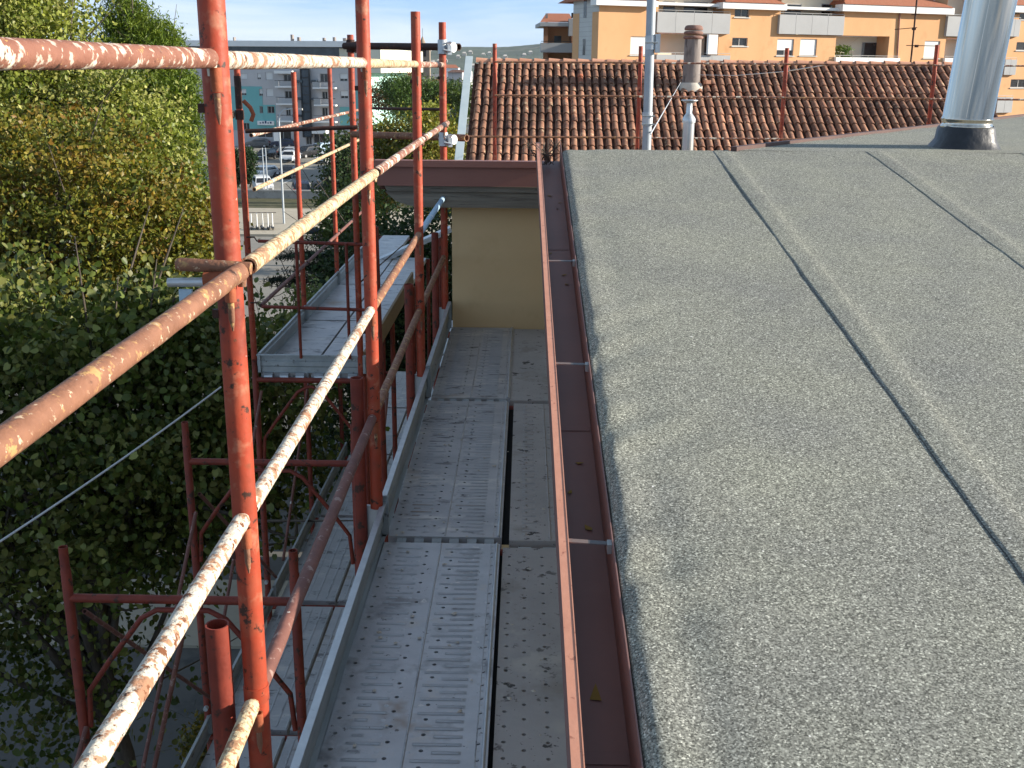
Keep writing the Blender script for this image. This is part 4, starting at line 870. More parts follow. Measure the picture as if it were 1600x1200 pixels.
# ---- orange apartment block
OF = Fac(aY(935, 60, 105)[:2], R(24))
ob = thing('orange_apartments', (*OF.p, GZ), 'long orange apartment block with grey balconies and white eaves behind the tiled roof', 'apartment block')
oo = ORG[ob.name]
GB = -9.0
def orc(*a, dep=0.0): return OF.rc(*a, dep=dep)
wins = [((985, 57, 1012, 86), 'shutter'), ((1148, 13, 1171, 27), 'glass'), ((1144, 59, 1168, 72), 'glass'), ((1214, 61, 1240, 87), 'half'), ((1250, 61, 1276, 87), 'shutter'), ((1444, 64, 1468, 91), 'shutter'),
        ((1593, 21, 1625, 31), 'glass'), ((1588, 66, 1618, 79), 'glass'), ((1579, 124, 1605, 137), 'glass')]
loggia = [(1029, -24, 1131, 52), (1028, 52, 1122, 93), (1220, -20, 1319, 55), (1305, 56, 1388, 98), (1479, -20, 1528, 58), (1476, 60, 1530, 100)]
holes = [orc(*w) for w, k in wins]; lh = [(*orc(*l), 1.9) for l in loggia]
uR = OF.uz(1760, 60)[0]; zTop = OF.uz(1000, 2)[1]
body = OF.wall(MB(), 0, GB, uR, zTop, holes + lh, 0.0, .22)
# left end face and back
Lb = 6.3
def side(u, d): return OF.P(u, 0, -d)[:2]
body.build('wall', M['orangewall'], ob, oo)
for (w, k), h in zip(wins, holes): OF.window(ob, h, k)
for l in lh: OF.box(MB(), l[0] + .01, l[1] + .01, l[2] - .01, l[3] - .01, -1.95, -1.88).build('loggia_wall', M['cream'], ob, oo)
# loggia doors
for (x0, y0, x1, y1) in ((1036, 2, 1055, 22), (1068, 3, 1106, 22), (1226, 6, 1252, 26), (1283, 6, 1298, 28), (1346, 66, 1373, 92), (1100, 56, 1120, 90), (1302, 10, 1316, 28)):
    h = OF.rc(x0, y0, x1, y1, dep=-1.85)
    wn = OF.box(MB(), *h, -1.875, -1.85).build('balcony_door', M['frame'], ob, oo)
    OF.box(MB(), h[0] + .06, h[1], h[2] - .06, h[3] - .06, -1.848, -1.84).build('pane', M['glass'], wn, oo)
# balcony parapets, proud of the wall
for (x0, y0, x1, y1, pm, out) in ((1027, 20, 1141, 52, 'parapet', .35), (1218, 24, 1319, 54, 'parapet', .35), (1480, 26, 1530, 57, 'parapet', .35), (1026, 86, 1141, 97, 'parapet', .35), (1306, 90, 1406, 102, 'white', .35), (1476, 91, 1530, 104, 'white', .35),
                                  (1577, 30, 1594, 57, 'parapet', .35), (1570, 93, 1588, 117, 'parapet', .35), (1558, 152, 1582, 176, 'parapet', .35)):
    h = OF.rc(x0, y0, x1, y1, dep=out)
    pb = OF.box(MB(), *h, .0 if out == 0 else .02, out).build('balcony', M[pm], ob, oo)
    nb = max(2, int((h[2] - h[0]) / 1.7))
    for q in range(1, nb):
        u = h[0] + (h[2] - h[0]) * q / nb; OF.box(MB(), u - .015, h[1] + .02, u + .015, h[3] - .02, out + .002, out + .012).build('panel_joint', M['frame'], pb, oo)
    rl = MB(); rl.cyl(OF.P(h[0], h[3] + .18, out - .1), OF.P(h[2], h[3] + .18, out - .1), .03, 6)
    for q in range(nb + 1):
        u = h[0] + (h[2] - h[0]) * q / nb; rl.cyl(OF.P(u, h[3], out - .1), OF.P(u, h[3] + .18, out - .1), .02, 5)
    rl.build('handrail', M['frame'], pb, oo)
# eaves: white bands and red tiled roofs
for (x0, x1, yb, yt) in ((932, 1029, 9, 0), (1130, 1230, 14.5, 5), (1317, 1492, 20, 9.5), (1532, 1700, 20, 9)):
    h = OF.rc(x0, yt, x1, yb, dep=.7)
    ev = OF.box(MB(), *h, -.5, .7).build('eave', M['white'], ob, oo)
    MB().add([OF.P(h[0] + .2, h[3] + .02, .8), OF.P(h[2] - .2, h[3] + .02, .8), OF.P(h[2] - 2.5, h[3] + 1.9, -3.6), OF.P(h[0] + 2.5, h[3] + 1.9, -3.6), OF.P(h[2] - .2, h[3] + .02, -8), OF.P(h[0] + .2, h[3] + .02, -8)],
             [(0, 1, 2, 3), (1, 4, 2), (5, 0, 3), (4, 5, 3, 2)]).build('roof', M['rooftop'], ob, oo)
h = OF.rc(1029, -60, 1760, 4, dep=-2.2)
OF.box(MB(), OF.uz(1000, 4)[0], zTop - .5, uR, zTop + .9, -2.6, -2.2).build('attic_wall', M['cream'], ob, oo)
for (x0, x1) in ((1029, 1131), (1220, 1318)):
    h = OF.rc(x0, -2, x1, 2, dep=-.3); OF.box(MB(), h[0] - .3, zTop - .25, h[2] + .3, zTop + .0, -1.85, .0).build('balcony_roof', M['white'], ob, oo)
# downpipe, curtain
MB().cyl(OF.P(OF.uz(1406, 20, .1)[0], OF.uz(1406, 18, .1)[1], .1), OF.P(OF.uz(1402, 92, .1)[0], OF.uz(1402, 96, .1)[1], .1), .08, 8).build('downpipe', M['fascia'], ob, oo)
cur = MB(); h = OF.rc(1104, 54, 1121, 90, dep=.6); n_ = 10
cur.add([OF.P(h[0] + (h[2] - h[0]) * k / n_, z, .6 + .12 * (k % 2)) for z in (h[3], h[1] + .3) for k in range(n_ + 1)], [(k, k + 1, n_ + 2 + k, n_ + 1 + k) for k in range(n_)], True)
cur.build('curtain', M['white'], ob, oo)
# grey tiled stair end on the left (side face) with orange strips
SF = Fac(OF.p, R(24 + 90)); SFu = Lb
for (x0, x1, mt) in ((897, 904, 'orangewall'), (904, 925, 'greytile'), (925, 935, 'orangewall')):
    pass
sgn = 1
def sp(u, z, dep=0.0):
    q = OF.p + SF.d * u - OF.d * dep; return (q[0], q[1], z)
def su(px): 
    v = ray(px, 60); A = np.array([[SF.d[0], -v[0]], [SF.d[1], -v[1]]]); s_ = np.linalg.solve(A, EYE[:2] - OF.p); return s_[0]
zstrip = OF.uz(935, 18)[1]
u1_, u2_, u3_ = su(925), su(904.5), su(895)
MB().add([sp(0, GB), sp(u3_, GB), sp(u3_, zTop + 3), sp(0, zTop + 3)], [(0, 1, 2, 3)]).build('stair_wall', M['greytile'], ob, oo)
for a, b in ((0.0, u1_), (u2_, u3_)):
    MB().add([sp(a, GB, .03), sp(b, GB, .03), sp(b, zstrip, .03), sp(a, zstrip, .03), sp(a, GB), sp(b, GB), sp(b, zstrip), sp(a, zstrip)], [(0, 1, 2, 3), (2, 3, 7, 6), (1, 2, 6, 5), (0, 3, 7, 4)]).build('orange_strip', M['orangewall'], ob, oo)
for (px0, px1, py0, py1) in ((911, 915.5, -6, 26), (911, 915, 60, 86)):
    a, b = su(px1), su(px0); mid = (px0 + px1) / 2; zt = OF.uz(935, py0)[1]; zb = OF.uz(935, py1)[1]
    MB().add([sp(a, zb, .02), sp(b, zb, .02), sp(b, zt, .02), sp(a, zt, .02)], [(0, 1, 2, 3)]).build('stair_window', M['glass'], ob, oo)
for k in range(26):
    z = zTop + 2.8 - k * .42
    if z < zstrip - 9: break
    MB().add([sp(u1_ if z < zstrip else 0.0, z, .012), sp(u2_ if z < zstrip else u3_, z, .012), sp(u2_ if z < zstrip else u3_, z - .04, .012), sp(u1_ if z < zstrip else 0.0, z - .04, .012)], [(0, 1, 2, 3)]).build('tile_joint', M['frame'], ob, oo)
# balcony plant
# ---- small neighbouring building with balconies at left
NF = Fac(aY(845, 60, 118)[:2], R(4))
nb_ = thing('balcony_house', (*NF.p, GZ), 'smaller brown building with stacked balconies left of the orange block', 'building')
no = ORG[nb_.name]
h1 = NF.rc(856, 43, 893, 67); h2 = NF.rc(856, 83, 893, 100)
uu = NF.uz(899, 60)[0]; zt = NF.uz(870, 40)[1]
NF.wall(MB(), NF.uz(849, 60)[0], GB, uu, zt, [(*h1, 2.0), (*h2, 2.0)], 0, .2).build('wall', mat('brown_orange_render', (.3, .14, .075), (.35, .17, .09), .4, .9), nb_, no)
for h in (h1, h2): NF.box(MB(), h[0], h[1], h[2], h[3], -2.05, -1.98).build('loggia_wall', M['orangewall'], nb_, no)
h = NF.rc(866, 56, 877, 67, dep=-1.9); NF.box(MB(), *h, -1.97, -1.94).build('balcony_door', M['glassblue'], nb_, no)
for (x0, y0, x1, y1) in ((845, 67, 894, 82), (845, 107, 894, 120)):
    h = NF.rc(x0, y0, x1, y1, dep=1.0); b = NF.box(MB(), *h, .02, 1.0).build('balcony', M['parapet'], nb_, no)
    MB().cyl(NF.P(h[0], h[3] + .15, .95), NF.P(h[2], h[3] + .15, .95), .03, 6).build('handrail', M['black'], b, no)
h = NF.rc(844, 35, 897, 41, dep=1.1); NF.box(MB(), *h, -6, 1.1).build('eave', M['parapet'], nb_, no)
MB().add([NF.P(h[0], h[3] + .02, 1.1), NF.P(h[2], h[3] + .02, 1.1), NF.P(h[2], h[3] + 1.1, -4), NF.P(h[0] + 1.0, h[3] + 1.1, -4)], [(0, 1, 2, 3)]).build('roof', M['rooftop'], nb_, no)
h = NF.rc(852.5, 21, 856, 33, dep=-1); NF.box(MB(), h[0], h[1] - .6, h[2], h[3], -1.3, -1).build('chimney', M['pot'], nb_, no)
h = NF.rc(889, 29, 895, 56, dep=1.2); NF.box(MB(), *h, .3, 1.2).build('side_wall', M['parapet'], nb_, no)
h = NF.rc(893, 20, 896, 28, dep=.8); NF.box(MB(), *h, .5, .8).build('chimney', M['dark'], nb_, no)

# ---- teal and grey apartment block
TF = Fac(aY(577, 150, 150)[:2], R(-6))
tbk = thing('teal_apartments', (*TF.p, GZ), 'grey and teal apartment block with white flat roof beyond the car park', 'apartment block')
to = ORG[tbk.name]
u0 = TF.uz(250, 150)[0]; zt = TF.uz(480, 88)[1]; zb = GZ
tw = [((402, 115, 407.5, 124), 'half'), ((415, 113, 426, 125), 'shutter'), ((416, 139, 427, 151), 'shutter'), ((376, 139, 385, 149), 'half'), ((405, 139, 410.5, 150), 'half'), ((406, 166, 411, 177), 'glass'), ((418, 166, 429, 177), 'glass'),
      ((531, 115, 543, 127), 'half'), ((532, 142, 544, 154), 'half'), ((443, 116, 455, 127), 'glass'), ((445, 142, 456, 154), 'glass'), ((447, 168, 454, 181), 'glass'), ((500, 115, 512, 128), 'glass'), ((503, 143, 512, 155), 'glass'), ((503, 168, 512, 181), 'glass'),
      ((380, 192, 390, 203), 'glass'), ((402, 198, 426, 215), 'glass'), ((430, 202, 455, 222), 'glass'), ((478, 206, 487, 226), 'glass'), ((490, 209, 508, 226), 'glass'), ((345, 139, 356, 150), 'shutter'), ((345, 115, 356, 126), 'shutter'), ((375, 115, 386, 124), 'shutter')]
th = [TF.rc(*w) for w, k in tw]
TF.wall(MB(), u0, zb, 0, zt, th, 0, .2).build('wall', M['greywall'], tbk, to)
for (w, k), h in zip(tw, th): TF.window(tbk, h, k, sill=False)
def tpanel(x0, y0, x1, y1, mt, name, dep=.05, d0=.003, hs=()):
    h = TF.rc(x0, y0, x1, y1, dep=dep); mb = MB(); TF.wall(mb, *h, [q for q in th if q[0] > h[0] - .5 and q[2] < h[2] + .5 and q[1] < h[3] and q[3] > h[1]], dep, .05)
    return mb.build(name, M[mt], tbk, to)
tpanel(374, 135, 411, 203, 'teal', 'teal_panel'); tpanel(411.5, 164, 431, 203, 'teal', 'teal_panel'); tpanel(340, 135, 373.8, 203, 'teal', 'teal_panel'); tpanel(548, 140, 561, 180, 'teal', 'teal_panel'); tpanel(531, 167, 547.8, 196, 'teal', 'teal_panel')
for (x0, y0, x1, y1) in ((429, 126, 458, 137), (431, 152, 457, 164), (433, 180, 456, 191), (488, 128, 523, 139), (490, 154, 524, 166), (490, 181, 524, 192)):
    h = TF.rc(x0, y0, x1, y1, dep=1.3); b = TF.box(MB(), h[0], h[1], h[2], h[1] + .2, .02, 1.3).build('balcony', M['white'], tbk, to)
    TF.box(MB(), h[0], h[1] + .2, h[2] - 2.0, h[3], 1.22, 1.28).build('balcony_panel', M['parapet'], b, to)
    MB().cyl(TF.P(h[0], h[3], 1.25), TF.P(h[2], h[3], 1.25), .04, 5).build('handrail', M['black'], b, to)
h = TF.rc(428, 110.5, 456, 115, dep=1.3); TF.box(MB(), *h, .02, 1.3).build('awning', M['white'], tbk, to)
h = TF.rc(487, 201, 509, 209, dep=1.8); TF.box(MB(), *h, .02, 1.8).build('awning', M['white'], tbk, to)
h = TF.rc(402, 189, 428, 195.5, dep=.3); sg = TF.box(MB(), *h, .06, .3).build('shop_sign', M['white'], tbk, to)
mb = MB()
for k in range(5):
    u = h[0] + .35 + k * .36; TF.box(mb, u, h[1] + .22, u + .22, h[1] + .36 + .1 * (k % 3), .302, .32)
mb.build('sign_marks', mat('navy_print', (.02, .04, .12), None), sg, to)
h = TF.rc(472, 108, 485, 214, dep=.5); st_ = TF.box(MB(), *h, .02, .5).build('stair_tower', M['glassblue'], tbk, to)
for k in range(9):
    z = h[1] + (h[3] - h[1]) * k / 8; TF.box(MB(), h[0] - .05, z - .06, h[2] + .05, z + .06, .502, .56).build('glazing_bar', M['black'], st_, to)
for u in (h[0], h[2]): TF.box(MB(), u - .08, h[1], u + .08, h[3] + .3, .562, .64).build('mullion', M['black'], st_, to)
for (x0, y0, x1, y1) in ((457, 125, 471, 129), (457, 152, 471, 156), (457, 179, 471, 183), (486, 125, 494, 129), (486, 153, 494, 156)):
    h = TF.rc(x0, y0, x1, y1, dep=.9); TF.box(MB(), *h, .02, .9).build('landing', M['glassblue'], tbk, to)
# set back glazed top floor and white roof slab
h = TF.rc(250, 73, 556, 89, dep=-.8); TF.box(MB(), h[0], zt + .01, h[2], h[3], -9, -.8).build('attic_glazing', M['glassblue'], tbk, to)
h = TF.rc(250, 63.5, 553, 72.5, dep=.8); TF.box(MB(), h[0], h[1], h[2], h[3], -20, .8).build('roof_slab', M['white'], tbk, to)
zr = h[3]
for (px, y0, w) in ((455.5, 54, 1.5), (466, 58, 1.8), (505.5, 59, 1.6), (521.5, 58, 1.6), (538, 59.5, 2.4), (365, 58, .8)):
    q = TF.rc(px - w, y0, px + w, 66, dep=-1.5); TF.box(MB(), q[0], zr + .005, q[2], q[3], -2.2, -1.5).build('chimney', M['pot'], tbk, to)
# right hand end: mint wall with overhanging cream storey (faces +x, in the sun)
SE = 24.0
def tp(u, z, back): q = TF.p + TF.d * u - TF.n * back; return (q[0], q[1], z)
zc = TF.uz(590, 114)[1]; ztc = TF.uz(590, 76)[1]
MB().add([tp(0, zb, 0), tp(0, zb, SE), tp(0, zc, SE), tp(0, zc, 0)], [(0, 1, 2, 3)]).build('end_wall', M['mint'], tbk, to)
TF.box(MB(), -4.0, zc, 1.6, ztc, -SE - 4, -.3).build('end_storey', M['cream'], tbk, to)
MB().add([tp(-.0, zb, SE), tp(-40, zb, SE), tp(-40, zt, SE), tp(0, zt, SE)], [(0, 1, 2, 3)]).build('back_wall', M['greywall'], tbk, to)
MB().add([tp(-.01, zc + 2.2, 3), tp(-.01, zt, 3), tp(-.01, zt, 20), tp(-.01, zc + 2.2, 20)], [(0, 1, 2, 3)]).build('end_panel', M['white'], tbk, to)

# ---- church tower and small far houses
tw_ = aY(664.5, 128, 320); cw = 15.5 * 320 / FPX / 2
ct = thing('church_tower', (tw_[0], 320, GZ), 'brick church bell tower with small spire on the skyline between the far posts', 'tower')
zt_ = aY(664, 78, 320)[2]
MB().box(tw_[0] - cw, 320 - cw, GZ, tw_[0] + cw, 320 + cw, zt_).build('shaft', M['tower'], ct)
MB().box(tw_[0] - cw - .25, 320 - cw - .25, zt_ + .002, tw_[0] + cw + .25, 320 + cw + .25, zt_ + .45).build('cornice', M['cream'], ct)
zs_ = aY(660, 57, 320)[2]
MB().tube([(tw_[0] - .6, 320, zt_ + .46), (tw_[0] - .6, 320, zt_ + 1.5), (tw_[0] - .6, 320, zs_)], [1.1, 1.0, .12], 8).build('spire', M['tower'], ct)
MB().cyl((tw_[0] - .6, 320, zs_), (tw_[0] - .6, 320, zs_ + 2.2), .06, 5).build('finial', M['black'], ct)
cz_ = aY(660, 123, 320)[2]; MB().cyl((tw_[0] - .5, 320 - cw - .01, cz_), (tw_[0] - .5, 320 - cw - .06, cz_), .45, 14).build('clock_face', M['white'], ct)
for z in (cz_ + 3.2, cz_ + 6): MB().box(tw_[0] - .5, 320 - cw - .05, z, tw_[0] + .5, 320 - cw + .2, z + 1.8).build('belfry_opening', M['dark'], ct)
def far_house(px0, px1, pyt, Y, mt, lb, roofm='rooftop', hgt=None):
    a, b = aY(px0, pyt, Y), aY(px1, pyt, Y); t = thing('far_house', (a[0], Y, GZ), lb, 'house', 'houses below the hill'); z = a[2]; w = b[0] - a[0]
    MB().box(a[0], Y, GZ, b[0], Y + 12, z).build('wall', M[mt], t)
    MB().prism([(a[0] - .4, Y - .5, z + .01), (b[0] + .4, Y - .5, z + .01), (b[0] - w * .2, Y + 6, z + w * .18), (a[0] + w * .2, Y + 6, z + w * .18)], (0, .5, 0)).build('roof', M[roofm], t)
    nwin = max(2, int(w / 3))
    for k in range(nwin):
        for q in range(3): MB().box(a[0] + w * (k + .35) / nwin, Y - .04, z - 2.6 - 3 * q, a[0] + w * (k + .65) / nwin, Y + .1, z - 1.3 - 3 * q).build('window', M['glass'], t)
    return t
far_house(674, 691, 127, 260, 'cream', 'low house with a red roof right of the church tower')
far_house(700, 722, 113, 230, 'greywall', 'dark grey house left of the pale verge of the tiled roof', 'tilegap')
far_house(721, 733, 112, 240, 'white', 'white narrow house just left of the pale verge')
far_house(622, 656, 118, 420, 'cream', 'pale house below the hill left of the church tower')
far_house(688, 716, 106, 520, 'white', 'white house row at the foot of the hill')

# ------------------------------------------------------------------ car park furniture and vehicles
structure('retaining_wall', MB().box(-40, 88, GZ - .2, 6, 88.4, GZ + 1.0).box(-40.05, 87.95, GZ + 1.002, 6.05, 88.45, GZ + 1.12), M['concrete'])
structure('kerb', MB().box(-70, 70.75, GZ - .2, 40, 71.0, GZ + .15), M['paving'])
CARC = {k: car_paint('car_paint_' + k, c) for k, c in dict(black=(.012, .012, .014), white=(.75, .75, .74), silver=(.42, .44, .46), blue=(.015, .025, .06), lightblue=(.3, .4, .5), grey=(.1, .105, .11)).items()}
M['headlamp'] = mat('headlamp_glass', (.6, .62, .64), None, 3, .1); M['taillamp'] = mat('tail_lamp', (.3, .01, .01), None, 3, .2); M['hub'] = mat('wheel_rim', (.4, .4, .41), None, 3, .4, .8)
def make_car(kind):
    t = thing('parked_car', (0, 0, 0), 'x', 'car', 'cars in the car park')
    if kind == 'van': Ln, W, prof_, win = 5.0, .98, [(-2.5, .35), (-2.5, 1.9), (-2.35, 2.05), (1.0, 2.08), (1.35, 1.95), (1.95, 1.18), (2.42, .98), (2.5, .7), (2.5, .35)], (-.2, 1.25, 1.84, 1.2)
    elif kind == 'suv': Ln, W, prof_, win = 4.5, .93, [(-2.2, .35), (-2.25, .95), (-2.05, 1.58), (-1.75, 1.68), (.35, 1.66), (.75, 1.52), (1.3, 1.08), (2.1, .95), (2.24, .7), (2.24, .35)], (-1.95, .95, 1.55, 1.08)
    else: Ln, W, prof_, win = 4.1, .86, [(-2.0, .32), (-2.05, .85), (-1.85, 1.1), (-1.5, 1.42), (-1.1, 1.48), (.2, 1.46), (.6, 1.32), (1.2, .98), (1.9, .84), (2.05, .62), (2.05, .32)], (-1.7, .9, 1.38, .98)
    mb = MB(); n = len(prof_)
    def wz(z): return W if z < 1.0 else W - (z - 1.0) * .28
    vs = [(s * wz(z), y, z) for s in (-1, 1) for (y, z) in prof_]
    mb.add(vs, [tuple(range(n - 1, -1, -1)), tuple(range(n, 2 * n))] + [(i, (i + 1) % n, n + (i + 1) % n, n + i) for i in range(n)])
    mb.build('body', CARC['black'], t, (0, 0, 0))
    y0, y1, zt_, zb_ = win
    for s in (-1, 1):
        e = .012
        MB().add([(s * (wz(zb_ + .03) + e), y0 + .15, zb_ + .03), (s * (wz(zb_ + .03) + e), y1 - .05, zb_ + .03), (s * (wz(zt_ - .06) + e), y1 - .55, zt_ - .06), (s * (wz(zt_ - .06) + e), y0 + .4, zt_ - .06)], [(0, 1, 2, 3)]).build('side_window', M['glass'], t, (0, 0, 0))
    pr = {p: i for i, p in enumerate(prof_)}
    if kind == 'van': fs, rs = ((1.35, 1.95), (1.95, 1.18)), ((-2.5, 1.2), (-2.48, 1.85))
    elif kind == 'suv': fs, rs = ((.75, 1.52), (1.3, 1.08)), ((-2.25, 1.02), (-2.05, 1.55))
    else: fs, rs = ((.6, 1.32), (1.2, .98)), ((-1.85, 1.1), (-1.5, 1.42))
    for nm, (a, b), sg in (('windscreen', fs, 1), ('rear_window', rs, -1)):
        e = .015 * sg
        MB().add([(-wz(a[1]) + .08, a[0] + e, a[1] + .012), (wz(a[1]) - .08, a[0] + e, a[1] + .012), (wz(b[1]) - .08, b[0] + e, b[1] + .012), (-wz(b[1]) + .08, b[0] + e, b[1] + .012)], [(0, 1, 2, 3)]).build(nm, M['glass'], t, (0, 0, 0))
    f = prof_[-1][0]; bk = prof_[0][0]
    for s in (-1, 1):
        MB().obox((s * (W - .18), f - .03, .72), ((1, 0, 0), (0, 1, 0), (0, 0, 1)), (.15, .05, .08)).build('headlight', M['headlamp'], t, (0, 0, 0))
        MB().obox((s * (W - .1), bk - .02, .9), ((1, 0, 0), (0, 1, 0), (0, 0, 1)), (.08, .05, .14)).build('tail_light', M['taillamp'], t, (0, 0, 0))
        for y in (-Ln * .3, Ln * .31):
            w = MB().cyl((s * (W - .2), y, .31), (s * (W + .02), y, .31), .31, 16).build('wheel', M['black'], t, (0, 0, 0))
            MB().cyl((s * (W + .021), y, .31), (s * (W + .03), y, .31), .2, 12).build('rim', M['hub'], w, (0, 0, 0))
    MB().obox((0, f + .005, .45), ((1, 0, 0), (0, 1, 0), (0, 0, 1)), (W * .8, .03, .1)).build('bumper', M['black'], t, (0, 0, 0))
    MB().obox((0, f + .02, .56), ((1, 0, 0), (0, 1, 0), (0, 0, 1)), (.26, .02, .06)).build('number_plate', M['white'], t, (0, 0, 0))
    return t
def copy_tree(o, parent=None, paint=None):
    c = o.copy(); COL.objects.link(c); c.parent = parent
    if paint and c.name.startswith('body'):
        c.data = o.data.copy(); c.data.materials[0] = paint
    for ch in list(o.children): copy_tree(ch, c, paint)
    return c
protos = {k: make_car(k) for k in ('hatch', 'suv', 'van')}; used = set()
cars = [('hatch', 'black', 413, 250, 168, 'black hatchback at the left end of the back parking row'), ('hatch', 'black', 431, 246, 150, 'black car second in the back parking row'), ('hatch', 'silver', 452, 246, 172, 'pale silver hatchback in the back parking row'),
        ('suv', 'white', 451, 254, 176, 'white hatch with open dark rear in front of the silver one'), ('suv', 'black', 478, 247, 150, 'large black car right of the white hatch'), ('suv', 'lightblue', 499, 241, 150, 'light blue grey car at the right of the back row'),
        ('suv', 'silver', 482, 228, 100, 'silver estate parked far back by the entrance'), ('van', 'white', 384, 226, 100, 'white van far back below the teal wall'), ('hatch', 'grey', 400, 231, 95, 'dark grey car far back beside the white van'), ('hatch', 'blue', 440, 231, 90, 'dark blue car far back in the shade'),
        ('hatch', 'white', 409, 279, 160, 'white car nearest the lane at the left'), ('suv', 'white', 407, 301, 200, 'white car by the low concrete wall'), ('hatch', 'black', 447, 279, 175, 'black car alone in the lane'),
        ('suv', 'blue', 467, 309, 15, 'dark blue car parked at the wall, left of a pair'), ('suv', 'black', 499, 309, 5, 'black car parked at the wall, right of a pair'), ('hatch', 'white', 505, 256, 170, 'white car half hidden by the golden tree'), ('hatch', 'silver', 520, 246, 160, 'silver car at the right edge of the lot behind the trees')]
for kind, colr, px, py, ang, lb in cars:
    p = aZ(px, py, GZ)
    if kind not in used:
        o = protos[kind]; used.add(kind)
        for c in o.children:
            if c.name.startswith('body'): c.data.materials[0] = CARC[colr]
    else: o = copy_tree(protos[kind], None, CARC[colr])
    o.location = (p[0], p[1] + 1.0, GZ); o.rotation_euler = (0, 0, R(ang)); o.scale = (.8, .8, .8); o['label'] = lb
# e-scooters on the pavement
def scooter():
    t = thing('electric_scooter', (0, 0, 0), 'x', 'scooter', 'rental scooters parked on the pavement'); z = (0, 0, 0)
    MB().obox((0, 0, .13), ((1, 0, 0), (0, 1, 0), (0, 0, 1)), (.09, .42, .03)).build('deck', M['black'], t, z)
    MB().cyl((0, -.45, .16), (0, -.33, 1.12), .035, 8).build('stem', M['white'], t, z)
    MB().cyl((-.27, -.32, 1.15), (.27, -.32, 1.15), .02, 6).build('handlebar', M['black'], t, z)
    for y in (-.5, .5): MB().cyl((-.03, y, .12), (.03, y, .12), .12, 12).build('wheel', M['black'], t, z)
    return t
s0 = scooter()
for k, (px, w_) in enumerate(((394, 'leftmost'), (402, 'second from the left'), (410, 'middle'), (420, 'fourth from the left'), (426, 'rightmost'))):
    o = s0 if k == 0 else copy_tree(s0)
    p = aZ(px, 358, GZ + .12); o.location = (p[0], p[1], GZ + .12); o.rotation_euler = (0, 0, R(10 + 6 * (k % 3))); o['label'] = f'white stemmed electric scooter, {w_} of the five on the pavement'
# poles
def pole(px, pyb, pyt, r_, lb, arm=0, name='street_pole', cat='pole'):
    p = aZ(px, pyb, GZ); zt_ = aY(px, pyt, p[1])[2]; t = thing(name, tuple(p), lb, cat, 'poles in the car park')
    MB().tube([tuple(p), (p[0], p[1], zt_)], [r_ * 1.3, r_], 8).build('shaft', M['pole'], t)
    if arm:
        MB().tube([(p[0], p[1], zt_), (p[0] + .1, p[1], zt_ + .5), (p[0] + .4, p[1], zt_ + .8), (p[0] + arm, p[1], zt_ + .85)], r_ * .8, 6).build('arm', M['pole'], t)
        MB().obox((p[0] + arm + .3, p[1], zt_ + .83), ((1, 0, 0), (0, 1, 0), (0, 0, 1)), (.35, .12, .06)).build('lamp_head', M['frame'], t)
        MB().box(p[0] - .4, p[1] - .03, zt_ - 1.3, p[0] - .05, p[1] + .03, zt_ - .7).build('notice_plate', M['white'], t)
    return t
pole(444, 352, 190, .06, 'tall slim lamp post in front of the car park', 1.0); pole(414, 310, 231, .045, 'left one of two thin dark poles by the low wall'); pole(419, 311, 231, .045, 'right one of two thin dark poles by the low wall')
pole(286, 470, 415, .05, 'thin pole at the roadside seen through the golden tree')
sl = aY(490, 363, 26)
t = thing('street_lamp', (sl[0] + 1.9, 26, GZ), 'dark street lamp head with a long arm behind the upper platform', 'street lamp')
hd = MB(); ringz = [(0, .02, .02), (.12, .13, .10), (.3, .17, .13), (.5, .13, .10), (.62, .05, .04)]
vs = []
for (dx, wy, hz) in ringz:
    for k in range(12): a = 2 * math.pi * k / 12; vs.append((sl[0] - .32 + dx, 26 + wy * math.cos(a), sl[2] + hz * (math.sin(a) if math.sin(a) > 0 else .35 * math.sin(a))))
hd.add(vs, [(j * 12 + k, j * 12 + (k + 1) % 12, (j + 1) * 12 + (k + 1) % 12, (j + 1) * 12 + k) for j in range(4) for k in range(12)], True); hd.build('lamp_head', mat('dark_lamp_housing', (.03, .045, .06), (.04, .055, .07), 5, .4), t)
MB().tube([(sl[0] + .28, 26, sl[2]), (sl[0] + .8, 26, sl[2] - .05), (sl[0] + 1.4, 26, sl[2] - .3), (sl[0] + 1.85, 26, sl[2] - .9), (sl[0] + 1.9, 26, sl[2] - 2), (sl[0] + 1.9, 26, GZ)], [.035, .035, .04, .05, .06, .08], 10).build('pole', M['galvdk'], t)

